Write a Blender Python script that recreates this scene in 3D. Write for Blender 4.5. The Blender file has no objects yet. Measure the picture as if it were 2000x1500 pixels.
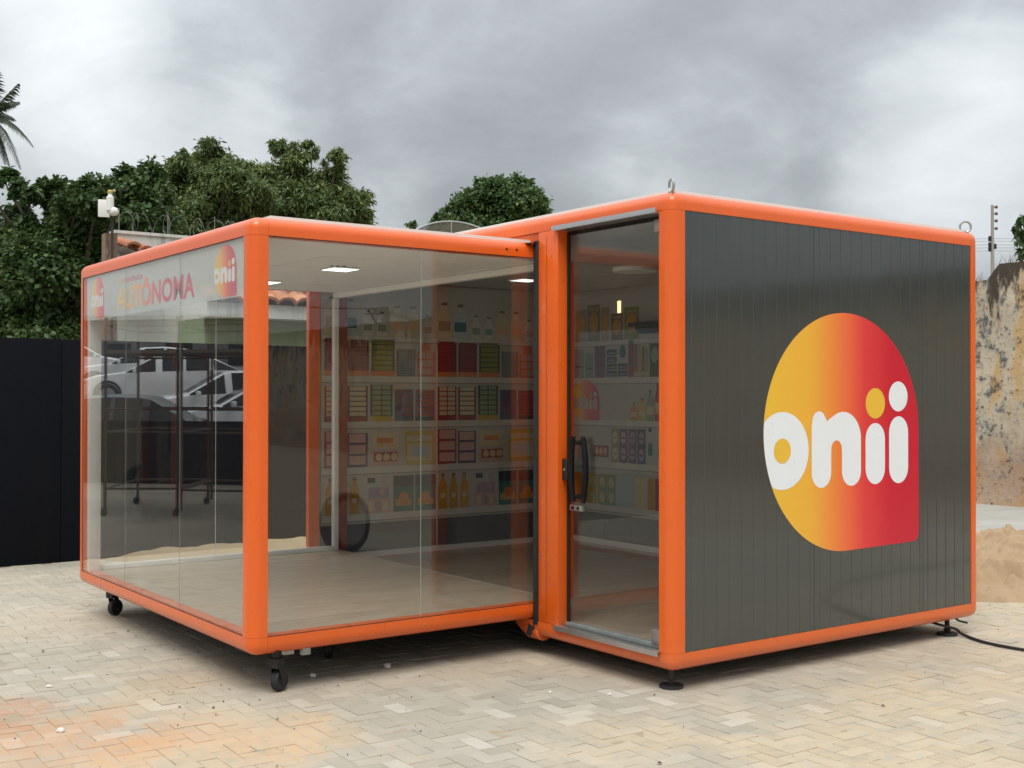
import bpy, bmesh, math, random
import numpy as np
from mathutils import Vector, Matrix, noise as mnoise

random.seed(7)
rng = np.random.default_rng(11)
scene = bpy.context.scene
COL = scene.collection

# ------------------------------------------------------------------ camera
F, PITCH, ROLL, YAW, CAMH = 2339.76, 0.0086, 0.0011, 0.6257, 1.6014
ca, sa = math.cos(YAW), math.sin(YAW)
cp, sp = math.cos(PITCH), math.sin(PITCH)
fwd = Vector((sa * cp, ca * cp, sp))
right0 = Vector((ca, -sa, 0))
up0 = right0.cross(fwd)
cr, sr = math.cos(ROLL), math.sin(ROLL)
rightv = right0 * cr + up0 * sr
upv = up0 * cr - right0 * sr
cam_d = bpy.data.cameras.new("camera")
cam = bpy.data.objects.new("camera", cam_d)
COL.objects.link(cam)
cam_d.sensor_width = 36.0
cam_d.lens = 36.0 * F / 2000.0
cam_d.clip_start = 0.05
cam_d.clip_end = 3000
M = Matrix((rightv, upv, -fwd)).transposed().to_4x4()
M.translation = Vector((0, 0, CAMH))
cam.matrix_world = M
scene.camera = cam


def at(x, y, depth):
    """a point of the place, from where the 2000x1500 photograph shows it and how far away it stands"""
    return Vector((0, 0, CAMH)) + (fwd + rightv * ((x - 1000) / F) + upv * ((750 - y) / F)) * depth


# ------------------------------------------------------------------ world, sun, exposure
SUN_EL, SUN_AZ = math.radians(58), math.radians(225)   # azimuth measured from +X, anticlockwise
world = bpy.data.worlds.new("World")
scene.world = world
world.use_nodes = True
wn, wl = world.node_tree.nodes, world.node_tree.links
wn.clear()


def wnode(t, **kw):
    n = wn.new(t)
    for k, v in kw.items():
        setattr(n, k, v)
    return n


def wmath(op, a, b=None, c=None):
    n = wnode('ShaderNodeMath', operation=op)
    for i, s in enumerate((a, b, c)):
        if s is None:
            continue
        if isinstance(s, (int, float)):
            n.inputs[i].default_value = s
        else:
            wl.new(s, n.inputs[i])
    return n.outputs[0]


sky = wnode('ShaderNodeTexSky', sky_type='NISHITA')
sky.sun_disc = False
sky.sun_elevation = SUN_EL
sky.sun_rotation = math.pi / 2 - SUN_AZ
tc = wnode('ShaderNodeTexCoord')
sep = wnode('ShaderNodeSeparateXYZ')
wl.new(tc.outputs['Generated'], sep.inputs[0])
zc = wmath('MAXIMUM', sep.outputs[2], 0.0)
den = wmath('ADD', zc, 0.34)
cmb = wnode('ShaderNodeCombineXYZ')
wl.new(wmath('DIVIDE', sep.outputs[0], den), cmb.inputs[0])
wl.new(wmath('DIVIDE', sep.outputs[1], den), cmb.inputs[1])


def wnoise(scale, det, off, rough=0.55, dist=0.0):
    mp = wnode('ShaderNodeMapping')
    mp.inputs['Location'].default_value = off
    wl.new(cmb.outputs[0], mp.inputs['Vector'])
    n = wnode('ShaderNodeTexNoise')
    n.inputs['Scale'].default_value = scale
    n.inputs['Detail'].default_value = det
    n.inputs['Roughness'].default_value = rough
    n.inputs['Distortion'].default_value = dist
    wl.new(mp.outputs[0], n.inputs['Vector'])
    return n.outputs[0]


n_big = wnoise(0.75, 3, (3.1, 1.7, 0), 0.45, 0.3)
n_mid = wnoise(2.9, 9, (0.4, 7.7, 0), 0.57, 0.4)
n_fine = wnoise(8.5, 8, (2.4, 1.1, 0), 0.6, 0.6)
cloud = wmath('ADD', wmath('ADD', wmath('MULTIPLY', n_big, 0.47), wmath('MULTIPLY', n_fine, 0.11)), wmath('MULTIPLY', n_mid, 0.42))


def lobe(px, py, width, gain):
    """a heap of lighter or darker cloud round one direction of the sky"""
    d = (at(px, py, 1.0) - Vector((0, 0, CAMH))).normalized()
    dp = wnode('ShaderNodeVectorMath', operation='DOT_PRODUCT')
    wl.new(tc.outputs['Generated'], dp.inputs[0])
    dp.inputs[1].default_value = d
    mr = wnode('ShaderNodeMapRange', interpolation_type='SMOOTHERSTEP')
    wl.new(dp.outputs['Value'], mr.inputs[0])
    mr.inputs[1].default_value = math.cos(width)
    mr.inputs[2].default_value = 1.0
    mr.inputs[3].default_value = 0.0
    mr.inputs[4].default_value = gain
    return mr.outputs[0]


for px, py, w, gn in ((40, 130, .14, .13), (300, 250, .15, .03), (620, 330, .11, .07), (880, 190, .17, -.11),
                      (1000, 320, .10, -.05), (520, 30, .15, -.06), (1500, 70, .18, -.11), (1280, 200, .12, -.03),
                      (1840, 290, .12, .14), (1400, 300, .10, .05), (1650, 385, .06, -.05)):
    cloud = wmath('ADD', cloud, lobe(px, py, w, gn))
ramp = wnode('ShaderNodeValToRGB')
wl.new(cloud, ramp.inputs[0])
ramp.color_ramp.interpolation = 'B_SPLINE'
ce = ramp.color_ramp.elements
ce[0].position, ce[0].color = 0.30, (.27, .29, .305, 1)
ce[1].position, ce[1].color = 0.78, (.84, .88, .90, 1)
for p, c in ((.44, (.36, .385, .40, 1)), (.56, (.52, .555, .575, 1))):
    e = ce.new(p)
    e.color = c
# overcast sky, brightened overhead more than a natural one to light the yard
elev = wmath('ADD', 0.76, wmath('MULTIPLY', wmath('POWER', zc, 1.6), 2.75))
cs = wnode('ShaderNodeVectorMath', operation='SCALE')
wl.new(ramp.outputs[0], cs.inputs[0])
wl.new(elev, cs.inputs['Scale'])
bg1 = wnode('ShaderNodeBackground')
wl.new(sky.outputs[0], bg1.inputs[0])
bg1.inputs[1].default_value = 0.08
bg2 = wnode('ShaderNodeBackground')
wl.new(cs.outputs[0], bg2.inputs[0])
bg2.inputs[1].default_value = 0.90
mx = wnode('ShaderNodeMixShader')
mx.inputs[0].default_value = 0.95
wl.new(bg1.outputs[0], mx.inputs[1])
wl.new(bg2.outputs[0], mx.inputs[2])
wo = wnode('ShaderNodeOutputWorld')
wl.new(mx.outputs[0], wo.inputs[0])

sun_d = bpy.data.lights.new("sun", 'SUN')
sun_d.energy = 1.5
sun_d.angle = math.radians(35)
sun_d.color = (1, .965, .91)
sun = bpy.data.objects.new("sun", sun_d)
COL.objects.link(sun)
sdir = Vector((math.cos(SUN_EL) * math.cos(SUN_AZ), math.cos(SUN_EL) * math.sin(SUN_AZ), math.sin(SUN_EL)))
sun.rotation_euler = sdir.to_track_quat('Z', 'Y').to_euler()

vs = scene.view_settings
scene.display_settings.display_device = 'sRGB'
vs.view_transform = 'Standard'
vs.look = 'None'
vs.exposure = 0.45
vs.gamma = 1.0
vs.use_curve_mapping = False
scene.cycles.max_bounces = 12
scene.cycles.transparent_max_bounces = 24
scene.cycles.glossy_bounces = 5
scene.cycles.sample_clamp_indirect = 6


# ------------------------------------------------------------------ helpers
def srgb(r, g, b, k=1.0):
    def f(c):
        c /= 255.0
        return (c / 12.92 if c <= 0.04045 else ((c + 0.055) / 1.055) ** 2.4) * k
    return (f(r), f(g), f(b), 1.0)


class NT:
    """small wrapper for writing node trees"""
    def __init__(s, name):
        s.m = bpy.data.materials.new(name)
        s.m.use_nodes = True
        s.t = s.m.node_tree
        s.n, s.l = s.t.nodes, s.t.links
        s.n.clear()
        s.out = s.n.new('ShaderNodeOutputMaterial')

    def new(s, t, **kw):
        n = s.n.new(t)
        for k, v in kw.items():
            setattr(n, k, v)
        return n

    def set(s, sock, v):
        if isinstance(v, bpy.types.NodeSocket):
            s.l.new(v, sock)
        elif isinstance(v, (tuple, list)) and sock.type == 'RGBA' and len(v) == 3:
            sock.default_value = (*v, 1)
        else:
            sock.default_value = v

    def math(s, op, a, b=0.0, clamp=False):
        n = s.new('ShaderNodeMath', operation=op, use_clamp=clamp)
        s.set(n.inputs[0], a)
        s.set(n.inputs[1], b)
        return n.outputs[0]

    def mix(s, fac, a, b, blend='MIX'):
        n = s.new('ShaderNodeMix', data_type='RGBA', blend_type=blend)
        s.set(n.inputs[0], fac)
        s.set(n.inputs[6], a)
        s.set(n.inputs[7], b)
        return n.outputs[2]

    def pos(s):
        return s.new('ShaderNodeNewGeometry').outputs['Position']

    def objco(s):
        return s.new('ShaderNodeTexCoord').outputs['Object']

    def map(s, v, scale=(1, 1, 1), loc=(0, 0, 0), rot=(0, 0, 0)):
        n = s.new('ShaderNodeMapping')
        s.set(n.inputs['Vector'], v)
        n.inputs['Scale'].default_value = scale
        n.inputs['Location'].default_value = loc
        n.inputs['Rotation'].default_value = rot
        return n.outputs[0]

    def noise(s, v, scale, det=4, rough=.55, dist=0.0):
        n = s.new('ShaderNodeTexNoise')
        s.set(n.inputs['Vector'], v)
        n.inputs['Scale'].default_value = scale
        n.inputs['Detail'].default_value = det
        n.inputs['Roughness'].default_value = rough
        n.inputs['Distortion'].default_value = dist
        return n.outputs[0]

    def ramp(s, f, stops, interp='LINEAR'):
        n = s.new('ShaderNodeValToRGB')
        s.set(n.inputs[0], f)
        n.color_ramp.interpolation = interp
        e = n.color_ramp.elements
        while len(e) < len(stops):
            e.new(0.5)
        for k, (p, c) in enumerate(stops):
            e[k].position = p
            e[k].color = (c, c, c, 1) if isinstance(c, (int, float)) else (*c[:3], 1)
        return n.outputs[0]

    def step(s, f, a, b):
        n = s.new('ShaderNodeMapRange', interpolation_type='SMOOTHSTEP')
        s.set(n.inputs[0], f)
        n.inputs[1].default_value = a
        n.inputs[2].default_value = b
        return n.outputs[0]

    def bump(s, h, strength, dist=0.01):
        n = s.new('ShaderNodeBump')
        s.set(n.inputs['Height'], h)
        n.inputs['Strength'].default_value = strength
        n.inputs['Distance'].default_value = dist
        return n.outputs[0]

    def bsdf(s, color, rough=.5, metal=0.0, spec=.5, normal=None, coat=0.0, emis=None, emis_s=0.0):
        n = s.new('ShaderNodeBsdfPrincipled')
        s.set(n.inputs['Base Color'], color)
        s.set(n.inputs['Roughness'], rough)
        n.inputs['Metallic'].default_value = metal
        n.inputs['Specular IOR Level'].default_value = spec
        n.inputs['Coat Weight'].default_value = coat
        n.inputs['Coat Roughness'].default_value = .08
        if normal is not None:
            s.l.new(normal, n.inputs['Normal'])
        if emis is not None:
            s.set(n.inputs['Emission Color'], emis)
            n.inputs['Emission Strength'].default_value = emis_s
        return n.outputs[0]

    def done(s, sh):
        s.l.new(sh, s.out.inputs['Surface'])
        return s.m


def simple(name, color, rough=.5, metal=0.0, spec=.5, var=.12, vscale=6.0, bump=0.0, bscale=60.0, coat=0.0, rvar=.08):
    t = NT(name)
    p = t.pos()
    n = t.noise(p, vscale, 5)
    c2 = tuple(max(0, x * (1 - var * 1.6)) for x in color[:3])
    c1 = tuple(x * (1 + var) for x in color[:3])
    c = t.mix(n, c2, c1)
    r = t.math('ADD', rough - rvar, t.math('MULTIPLY', t.noise(p, vscale * 2.7, 4), rvar * 2))
    nm = t.bump(t.noise(p, bscale, 4), bump, .005) if bump else None
    return t.done(t.bsdf(c, r, metal, spec, nm, coat))


class MB:
    def __init__(s):
        s.v, s.f, s.m = [], [], []
        s.cur = 0

    def mat(s, i):
        s.cur = i
        return s

    def face(s, pts):
        b = len(s.v)
        s.v += [tuple(p) for p in pts]
        s.f.append(tuple(range(b, b + len(pts))))
        s.m.append(s.cur)
        return s

    def add(s, vs_, fs):
        b = len(s.v)
        s.v += [tuple(p) for p in vs_]
        for f in fs:
            s.f.append(tuple(i + b for i in f))
            s.m.append(s.cur)
        return s

    def box(s, x0, y0, z0, x1, y1, z1):
        x0, x1 = min(x0, x1), max(x0, x1)
        y0, y1 = min(y0, y1), max(y0, y1)
        z0, z1 = min(z0, z1), max(z0, z1)
        return s.add([(x0, y0, z0), (x1, y0, z0), (x1, y1, z0), (x0, y1, z0), (x0, y0, z1), (x1, y0, z1), (x1, y1, z1), (x0, y1, z1)],
                     [(0, 3, 2, 1), (4, 5, 6, 7), (0, 1, 5, 4), (1, 2, 6, 5), (2, 3, 7, 6), (3, 0, 4, 7)])

    def obox(s, c, ax, ay, az):
        """box with centre c and half axes"""
        c, ax, ay, az = map(Vector, (c, ax, ay, az))
        vs_ = [c + ax * i + ay * j + az * k for k in (-1, 1) for i, j in ((-1, -1), (1, -1), (1, 1), (-1, 1))]
        return s.add(vs_, [(0, 3, 2, 1), (4, 5, 6, 7), (0, 1, 5, 4), (1, 2, 6, 5), (2, 3, 7, 6), (3, 0, 4, 7)])

    def prism(s, poly, axis, a, b):
        """extrude a 2D polygon along axis 'x','y','z' from a to b"""
        n = len(poly)
        def P(q, t):
            return {'x': (t, q[0], q[1]), 'y': (q[0], t, q[1]), 'z': (q[0], q[1], t)}[axis]
        vs_ = [P(q, a) for q in poly] + [P(q, b) for q in poly]
        fs = [(i, (i + 1) % n, n + (i + 1) % n, n + i) for i in range(n)] + [tuple(range(n))[::-1], tuple(range(n, 2 * n))]
        return s.add(vs_, fs)

    def tube(s, path, r, n=8, cap=True):
        path = [Vector(p) for p in path]
        rs = r if isinstance(r, (list, tuple)) else [r] * len(path)
        rings = []
        ref = None
        for i, p in enumerate(path):
            d = (path[min(i + 1, len(path) - 1)] - path[max(i - 1, 0)]).normalized()
            if ref is None:
                ref = d.orthogonal().normalized()
            ref = (ref - d * ref.dot(d)).normalized()
            b = d.cross(ref)
            rings.append([p + (ref * math.cos(2 * math.pi * k / n) + b * math.sin(2 * math.pi * k / n)) * rs[i] for k in range(n)])
        vs_ = [q for rg in rings for q in rg]
        fs = [(i * n + k, i * n + (k + 1) % n, (i + 1) * n + (k + 1) % n, (i + 1) * n + k) for i in range(len(path) - 1) for k in range(n)]
        if cap:
            fs += [tuple(range(n))[::-1], tuple(range((len(path) - 1) * n, len(path) * n))]
        return s.add(vs_, fs)

    def lathe(s, prof, c, axis=(0, 0, 1), n=20):
        """prof: list of (radius, height) along axis from c"""
        c, axis = Vector(c), Vector(axis).normalized()
        e = axis.orthogonal().normalized()
        g_ = axis.cross(e)
        vs_, fs = [], []
        for r, h in prof:
            for k in range(n):
                a = 2 * math.pi * k / n
                vs_.append(c + axis * h + (e * math.cos(a) + g_ * math.sin(a)) * max(r, 1e-5))
        for i in range(len(prof) - 1):
            for k in range(n):
                fs.append((i * n + k, i * n + (k + 1) % n, (i + 1) * n + (k + 1) % n, (i + 1) * n + k))
        return s.add(vs_, fs)

    def mesh(s, name, origin=(0, 0, 0), smooth=0.0, mats=(), bevel=0.0):
        me = bpy.data.meshes.new(name)
        o = Vector(origin)
        me.from_pydata([tuple(Vector(p) - o) for p in s.v], [], s.f)
        for m in mats:
            me.materials.append(m)
        me.polygons.foreach_set('material_index', s.m)
        bm = bmesh.new()
        bm.from_mesh(me)
        bmesh.ops.remove_doubles(bm, verts=bm.verts, dist=1e-5) if smooth else None
        if bevel:
            bmesh.ops.remove_doubles(bm, verts=bm.verts, dist=1e-5)
            es = [e for e in bm.edges if len(e.link_faces) == 2 and e.calc_face_angle(0) > .5]
            bmesh.ops.bevel(bm, geom=es, offset=bevel, segments=2, affect='EDGES', profile=.5)
        bmesh.ops.recalc_face_normals(bm, faces=bm.faces)
        bm.to_mesh(me)
        bm.free()
        if smooth or bevel:
            me.polygons.foreach_set('use_smooth', [True] * len(me.polygons))
            me.set_sharp_from_angle(angle=smooth or .6)
        me.update()
        return me

    def build(s, name, mat, parent=None, smooth=0.0, bevel=0.0, origin=None):
        mats = mat if isinstance(mat, (list, tuple)) else [mat]
        org = origin if origin is not None else (root_of(parent).location if parent else (0, 0, 0))
        ob = bpy.data.objects.new(name, s.mesh(name, org, smooth, mats, bevel))
        COL.objects.link(ob)
        if parent:
            ob.parent = parent
        elif origin is not None:
            ob.location = origin
        return ob


def root_of(o):
    while o.parent is not None:
        o = o.parent
    return o


def tag(o, label=None, cat=None, group=None, kind=None):
    for k, v in (('label', label), ('category', cat), ('group', group), ('kind', kind)):
        if v:
            o[k] = v
    return o


def thing(name, label, cat, loc=(0, 0, 0), group=None):
    o = bpy.data.objects.new(name, None)
    o.empty_display_size = .2
    COL.objects.link(o)
    o.location = loc
    return tag(o, label, cat, group)


def child(name, mesh, parent, loc=(0, 0, 0), rot=(0, 0, 0)):
    o = bpy.data.objects.new(name, mesh)
    COL.objects.link(o)
    o.parent = parent
    o.location = loc
    o.rotation_euler = rot
    return o


# ------------------------------------------------------------------ materials
def m_orange():
    t = NT('orange_paint')
    p = t.pos()
    n = t.noise(p, 3.0, 5)
    c = t.mix(n, (.66, .098, .006), (.76, .119, .008))
    dirt = t.step(t.noise(t.map(p, (9, 9, 1.2)), 2.5, 6, .65), .60, .80)
    c = t.mix(t.math('MULTIPLY', dirt, .42), c, (.50, .24, .11))
    sz = t.new('ShaderNodeSeparateXYZ')
    t.l.new(p, sz.inputs[0])
    low = t.math('SUBTRACT', 1.0, t.step(t.math('ADD', sz.outputs[2], t.math('MULTIPLY', t.noise(p, 7, 6, .7), .35)), .25, .50))
    c = t.mix(t.math('MULTIPLY', low, .13), c, (.50, .34, .20))
    sc = t.step(t.noise(t.map(p, (1, 1, 14)), 9, 5, .7), .72, .78)
    c = t.mix(t.math('MULTIPLY', sc, .6), c, (.82, .45, .28))
    r = t.math('ADD', .20, t.math('MULTIPLY', t.noise(p, 12, 4), .22))
    return t.done(t.bsdf(c, r, 0, .5, t.bump(t.noise(p, 35, 3), .02, .004), coat=.35))


def m_cladding():
    t = NT('grey_cladding_paint')
    p = t.pos()
    c = t.mix(t.noise(p, 2.2, 5), (.035, .041, .039), (.041, .047, .045))
    dust = t.step(t.noise(t.map(p, (14, 14, .8)), 1.5, 6, .65), .5, .85)
    c = t.mix(t.math('MULTIPLY', dust, .04), c, (.20, .19, .16))
    r = t.math('ADD', .12, t.math('MULTIPLY', t.noise(t.map(p, (4, 4, 1)), 2, 4), .06))
    return t.done(t.bsdf(c, r, 0, .5, t.bump(t.noise(t.map(p, (1.6, 1.6, .5)), 1.6, 3), .35, .02), coat=.7))


def m_glass(name, tint, refl=1.0, haze=.012):
    t = NT(name)
    g = t.new('ShaderNodeNewGeometry')
    ior = t.math('SUBTRACT', 1.5, t.math('MULTIPLY', g.outputs['Backfacing'], 1.5 - 1 / 1.5))
    fr = t.new('ShaderNodeFresnel')
    t.l.new(ior, fr.inputs['IOR'])
    fac = t.math('MULTIPLY', fr.outputs[0], refl, clamp=True)
    tr = t.new('ShaderNodeBsdfTransparent')
    tr.inputs[0].default_value = (*tint, 1)
    gl = t.new('ShaderNodeBsdfGlossy')
    gl.inputs['Color'].default_value = (1, 1, 1, 1)
    gl.inputs['Roughness'].default_value = 0.0
    m1 = t.new('ShaderNodeMixShader')
    t.l.new(fac, m1.inputs[0])
    t.l.new(tr.outputs[0], m1.inputs[1])
    t.l.new(gl.outputs[0], m1.inputs[2])
    # the thin film of dust every pane in a yard carries
    df = t.new('ShaderNodeBsdfDiffuse')
    df.inputs[0].default_value = (.5, .47, .41, 1)
    m2 = t.new('ShaderNodeMixShader')
    dn = t.step(t.noise(t.map(g.outputs['Position'], (3, 3, .7)), 2.3, 6, .65), .3, .85)
    t.l.new(t.math('MULTIPLY', dn, haze * 2), m2.inputs[0])
    t.l.new(m1.outputs[0], m2.inputs[1])
    t.l.new(df.outputs[0], m2.inputs[2])
    return t.done(m2.outputs[0])


def m_film(name, color, alpha):
    t = NT(name)
    tr = t.new('ShaderNodeBsdfTransparent')
    sh = t.bsdf(color, .5, 0, .3)
    m = t.new('ShaderNodeMixShader')
    m.inputs[0].default_value = alpha
    t.l.new(tr.outputs[0], m.inputs[1])
    t.l.new(sh, m.inputs[2])
    return t.done(m.outputs[0])


GRAD = ((0.0, srgb(238, 190, 62, .92)), (.27, srgb(240, 178, 62, .92)), (.5, srgb(240, 112, 62, .92)), (.62, srgb(226, 62, 62, .92)),
        (.8, srgb(205, 26, 50, .92)), (1.0, srgb(200, 24, 52, .92)))


def m_gradient(name, axis, a, b, rough=.3, alpha=1.0):
    """a print that runs from yellow to red along one axis"""
    t = NT(name)
    sp_ = t.new('ShaderNodeSeparateXYZ')
    t.l.new(t.pos(), sp_.inputs[0])
    f = t.new('ShaderNodeMapRange')
    t.l.new(sp_.outputs[axis], f.inputs[0])
    f.inputs[1].default_value, f.inputs[2].default_value = a, b
    sh = t.bsdf(t.ramp(f.outputs[0], GRAD), rough, 0, .4)
    if alpha < 1:
        tr = t.new('ShaderNodeBsdfTransparent')
        m = t.new('ShaderNodeMixShader')
        m.inputs[0].default_value = alpha
        t.l.new(tr.outputs[0], m.inputs[1])
        t.l.new(sh, m.inputs[2])
        sh = m.outputs[0]
    return t.done(sh)


def m_wood():
    t = NT('oak_laminate')
    oi = t.new('ShaderNodeObjectInfo')
    p = t.pos()
    off = t.new('ShaderNodeVectorMath', operation='SCALE')
    off.inputs[0].default_value = (7, 13, 0)
    t.l.new(oi.outputs['Random'], off.inputs['Scale'])
    ad = t.new('ShaderNodeVectorMath', operation='ADD')
    t.l.new(p, ad.inputs[0])
    t.l.new(off.outputs[0], ad.inputs[1])
    g_ = t.noise(t.map(ad.outputs[0], (1.1, 16, 1)), 3.0, 7, .65, .5)
    c = t.ramp(g_, ((.25, (.26, .19, .13)), (.5, (.40, .315, .23)), (.75, (.50, .415, .32))))
    c = t.mix(t.math('MULTIPLY', oi.outputs['Random'], .32), c, (.26, .20, .145))
    return t.done(t.bsdf(c, .33, 0, .45, t.bump(g_, .05, .003)))


def m_paver(name, random_from_object):
    t = NT(name)
    p = t.pos()
    if random_from_object:
        rnd = t.new('ShaderNodeObjectInfo').outputs['Random']
    else:
        rnd = t.new('ShaderNodeAttribute', attribute_name='tint').outputs['Fac']
    c = t.ramp(rnd, ((0, (.37, .337, .27)), (.3, (.41, .375, .305)), (.75, (.44, .405, .33)), (.93, (.46, .425, .35)), (1, (.55, .515, .44))))
    fine = t.noise(p, 95, 5, .7)
    c = t.mix(t.math('MULTIPLY', fine, .45), c, t.mix(.5, c, (.20, .18, .15)))
    mott = t.noise(p, 9, 6, .65)
    c = t.mix(t.step(mott, .35, .8), t.mix(.18, c, (.18, .16, .13)), c)
    sep_ = t.new('ShaderNodeSeparateXYZ')
    t.l.new(p, sep_.inputs[0])
    x, y = sep_.outputs[0], sep_.outputs[1]
    warp = t.noise(p, 1.6, 6, .62, .6)

    def blot(cx, cy, r, col, strength, c, soft=.8):
        dx = t.math('SUBTRACT', x, cx)
        dy = t.math('SUBTRACT', y, cy)
        d = t.math('POWER', t.math('ADD', t.math('MULTIPLY', dx, dx), t.math('MULTIPLY', dy, dy)), .5)
        d = t.math('ADD', t.math('DIVIDE', d, r), t.math('MULTIPLY', t.math('SUBTRACT', warp, .5), 2.2))
        k = t.math('SUBTRACT', 1.0, t.step(d, 1 - soft, 1.0))
        k = t.math('MULTIPLY', k, t.step(t.noise(p, 14, 5, .7), .2, .62))
        return t.mix(t.math('MULTIPLY', k, strength), c, col)

    # sand blown and trodden over the yard, red earth where lorries turned
    c = blot(2.1, 5.15, .85, (.57, .37, .20), .7, c)
    c = blot(1.45, 5.75, .85, (.50, .28, .15), .72, c)
    c = blot(1.4, 6.35, .45, (.40, .19, .11), .7, c)
    c = blot(2.05, 5.45, .4, (.50, .28, .16), .4, c)
    c = blot(4.7, 3.4, 1.3, (.56, .42, .26), .50, c)
    c = blot(3.6, 4.2, .6, (.58, .44, .27), .40, c)
    c = blot(6.6, 3.6, 1.4, (.54, .40, .25), .5, c)
    c = blot(9.5, 5.2, 3.0, (.50, .40, .28), .85, c)
    c = blot(7.7, 4.0, 1.5, (.48, .39, .28), .7, c)
    c = blot(2.0, 8.6, 1.4, (.50, .42, .31), .45, c)
    c = blot(2.45, 6.6, .5, (.42, .28, .16), .5, c)
    gen = t.step(t.noise(p, .8, 6, .6, .8), .40, .66)
    c = t.mix(t.math('MULTIPLY', gen, .42), c, (.49, .395, .275))
    spots = t.step(t.noise(p, 26, 3, .5), .735, .77)
    c = t.mix(t.math('MULTIPLY', spots, .55), c, (.10, .08, .06))
    h = t.math('ADD', fine, t.math('MULTIPLY', mott, .7))
    return t.done(t.bsdf(c, .88, 0, .25, t.bump(h, .35, .004)))


def m_sand(name='sand', a=(.34, .255, .165), b=(.50, .39, .265)):
    t = NT(name)
    p = t.pos()
    c = t.mix(t.noise(p, 1.7, 7, .65), a, b)
    c = t.mix(t.math('MULTIPLY', t.step(t.noise(p, 55, 4, .7), .5, .8), .35), c, (.22, .16, .10))
    h = t.noise(p, 40, 6, .7)
    return t.done(t.bsdf(c, .95, 0, .15, t.bump(h, .55, .012)))


def m_old_plaster():
    t = NT('mouldy_plaster')
    p = t.pos()
    sp_ = t.new('ShaderNodeSeparateXYZ')
    t.l.new(p, sp_.inputs[0])
    z = sp_.outputs[2]
    big = t.noise(p, 1.1, 7, .62, .5)
    med = t.noise(p, 3.4, 7, .66, .3)
    streak = t.noise(t.map(p, (1, 3.2, .85)), 2.1, 8, .68, .5)
    fine = t.noise(p, 16, 5, .7)
    c = t.mix(t.step(big, .35, .65), (.45, .375, .28), (.56, .475, .36))
    c = t.mix(t.step(med, .50, .66), c, (.33, .32, .29))
    ochre = t.math('MULTIPLY', t.step(t.noise(t.map(p, (1, 1, .6), (3.3, .4, .9)), 1.35, 5, .6, .4), .49, .57), 1)
    c = t.mix(t.math('MULTIPLY', ochre, .8), c, (.52, .33, .14))
    pink = t.math('SUBTRACT', 1.0, t.step(t.math('ADD', z, t.math('MULTIPLY', t.math('SUBTRACT', big, .5), 2.0)), .45, 1.15))
    c = t.mix(t.math('MULTIPLY', pink, .6), c, (.33, .20, .14))
    # black mould hangs from the coping and gathers in patches
    topm = t.step(t.math('ADD', z, t.math('MULTIPLY', t.math('SUBTRACT', streak, .5), 3.4)), 2.75, 3.2)
    c = t.mix(t.math('MULTIPLY', topm, .93), c, (.035, .028, .022))
    patch = t.step(t.math('ADD', t.math('MULTIPLY', med, .6), t.math('MULTIPLY', fine, .4)), .54, .60)
    c = t.mix(t.math('MULTIPLY', patch, .75), c, (.07, .06, .05))
    c = t.mix(t.math('MULTIPLY', t.step(fine, .54, .66), .5), c, (.10, .085, .07))
    return t.done(t.bsdf(c, .93, 0, .15, t.bump(t.math('ADD', med, t.math('MULTIPLY', fine, .5)), .7, .03)))


def m_leaf(name, dark, light, yellow):
    t = NT(name)
    a = t.new('ShaderNodeAttribute', attribute_name='tint').outputs['Fac']
    c = t.ramp(a, ((0, dark), (.55, light), (1, yellow)))
    d = t.bsdf(c, .5, 0, .32)
    tl = t.new('ShaderNodeBsdfTranslucent')
    t.set(tl.inputs[0], t.mix(.5, c, yellow))
    m = t.new('ShaderNodeMixShader')
    m.inputs[0].default_value = .22
    t.l.new(d, m.inputs[1])
    t.l.new(tl.outputs[0], m.inputs[2])
    return t.done(m.outputs[0])


def m_stained(name, base, stain, amount=.6, rough=.85, spec=.3):
    t = NT(name)
    p = t.pos()
    st = t.noise(t.map(p, (2.2, 2.2, .3)), 2.2, 7, .66)
    c = t.mix(t.noise(p, 4, 5), tuple(.86 * x for x in base), base)
    c = t.mix(t.math('MULTIPLY', t.step(st, .5, .74), amount), c, stain)
    return t.done(t.bsdf(c, rough, 0, spec, t.bump(t.noise(p, 25, 5), .2, .01)))


def m_tile():
    t = NT('terracotta')
    oi = t.new('ShaderNodeObjectInfo').outputs['Random']
    p = t.pos()
    c = t.mix(oi, (.36, .13, .065), (.56, .25, .14))
    c = t.mix(t.math('MULTIPLY', t.step(t.noise(p, 6, 6, .65), .46, .68), .75), c, (.10, .07, .055))
    c = t.mix(t.math('MULTIPLY', t.step(t.noise(p, 9, 4, .6), .58, .7), .4), c, (.55, .42, .32))
    return t.done(t.bsdf(c, .85, 0, .2, t.bump(t.noise(p, 50, 4), .3, .006)))


def m_lamp(name, color, strength):
    t = NT(name)
    e = t.new('ShaderNodeEmission')
    e.inputs[0].default_value = (*color, 1)
    e.inputs[1].default_value = strength
    return t.done(e.outputs[0])


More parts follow.
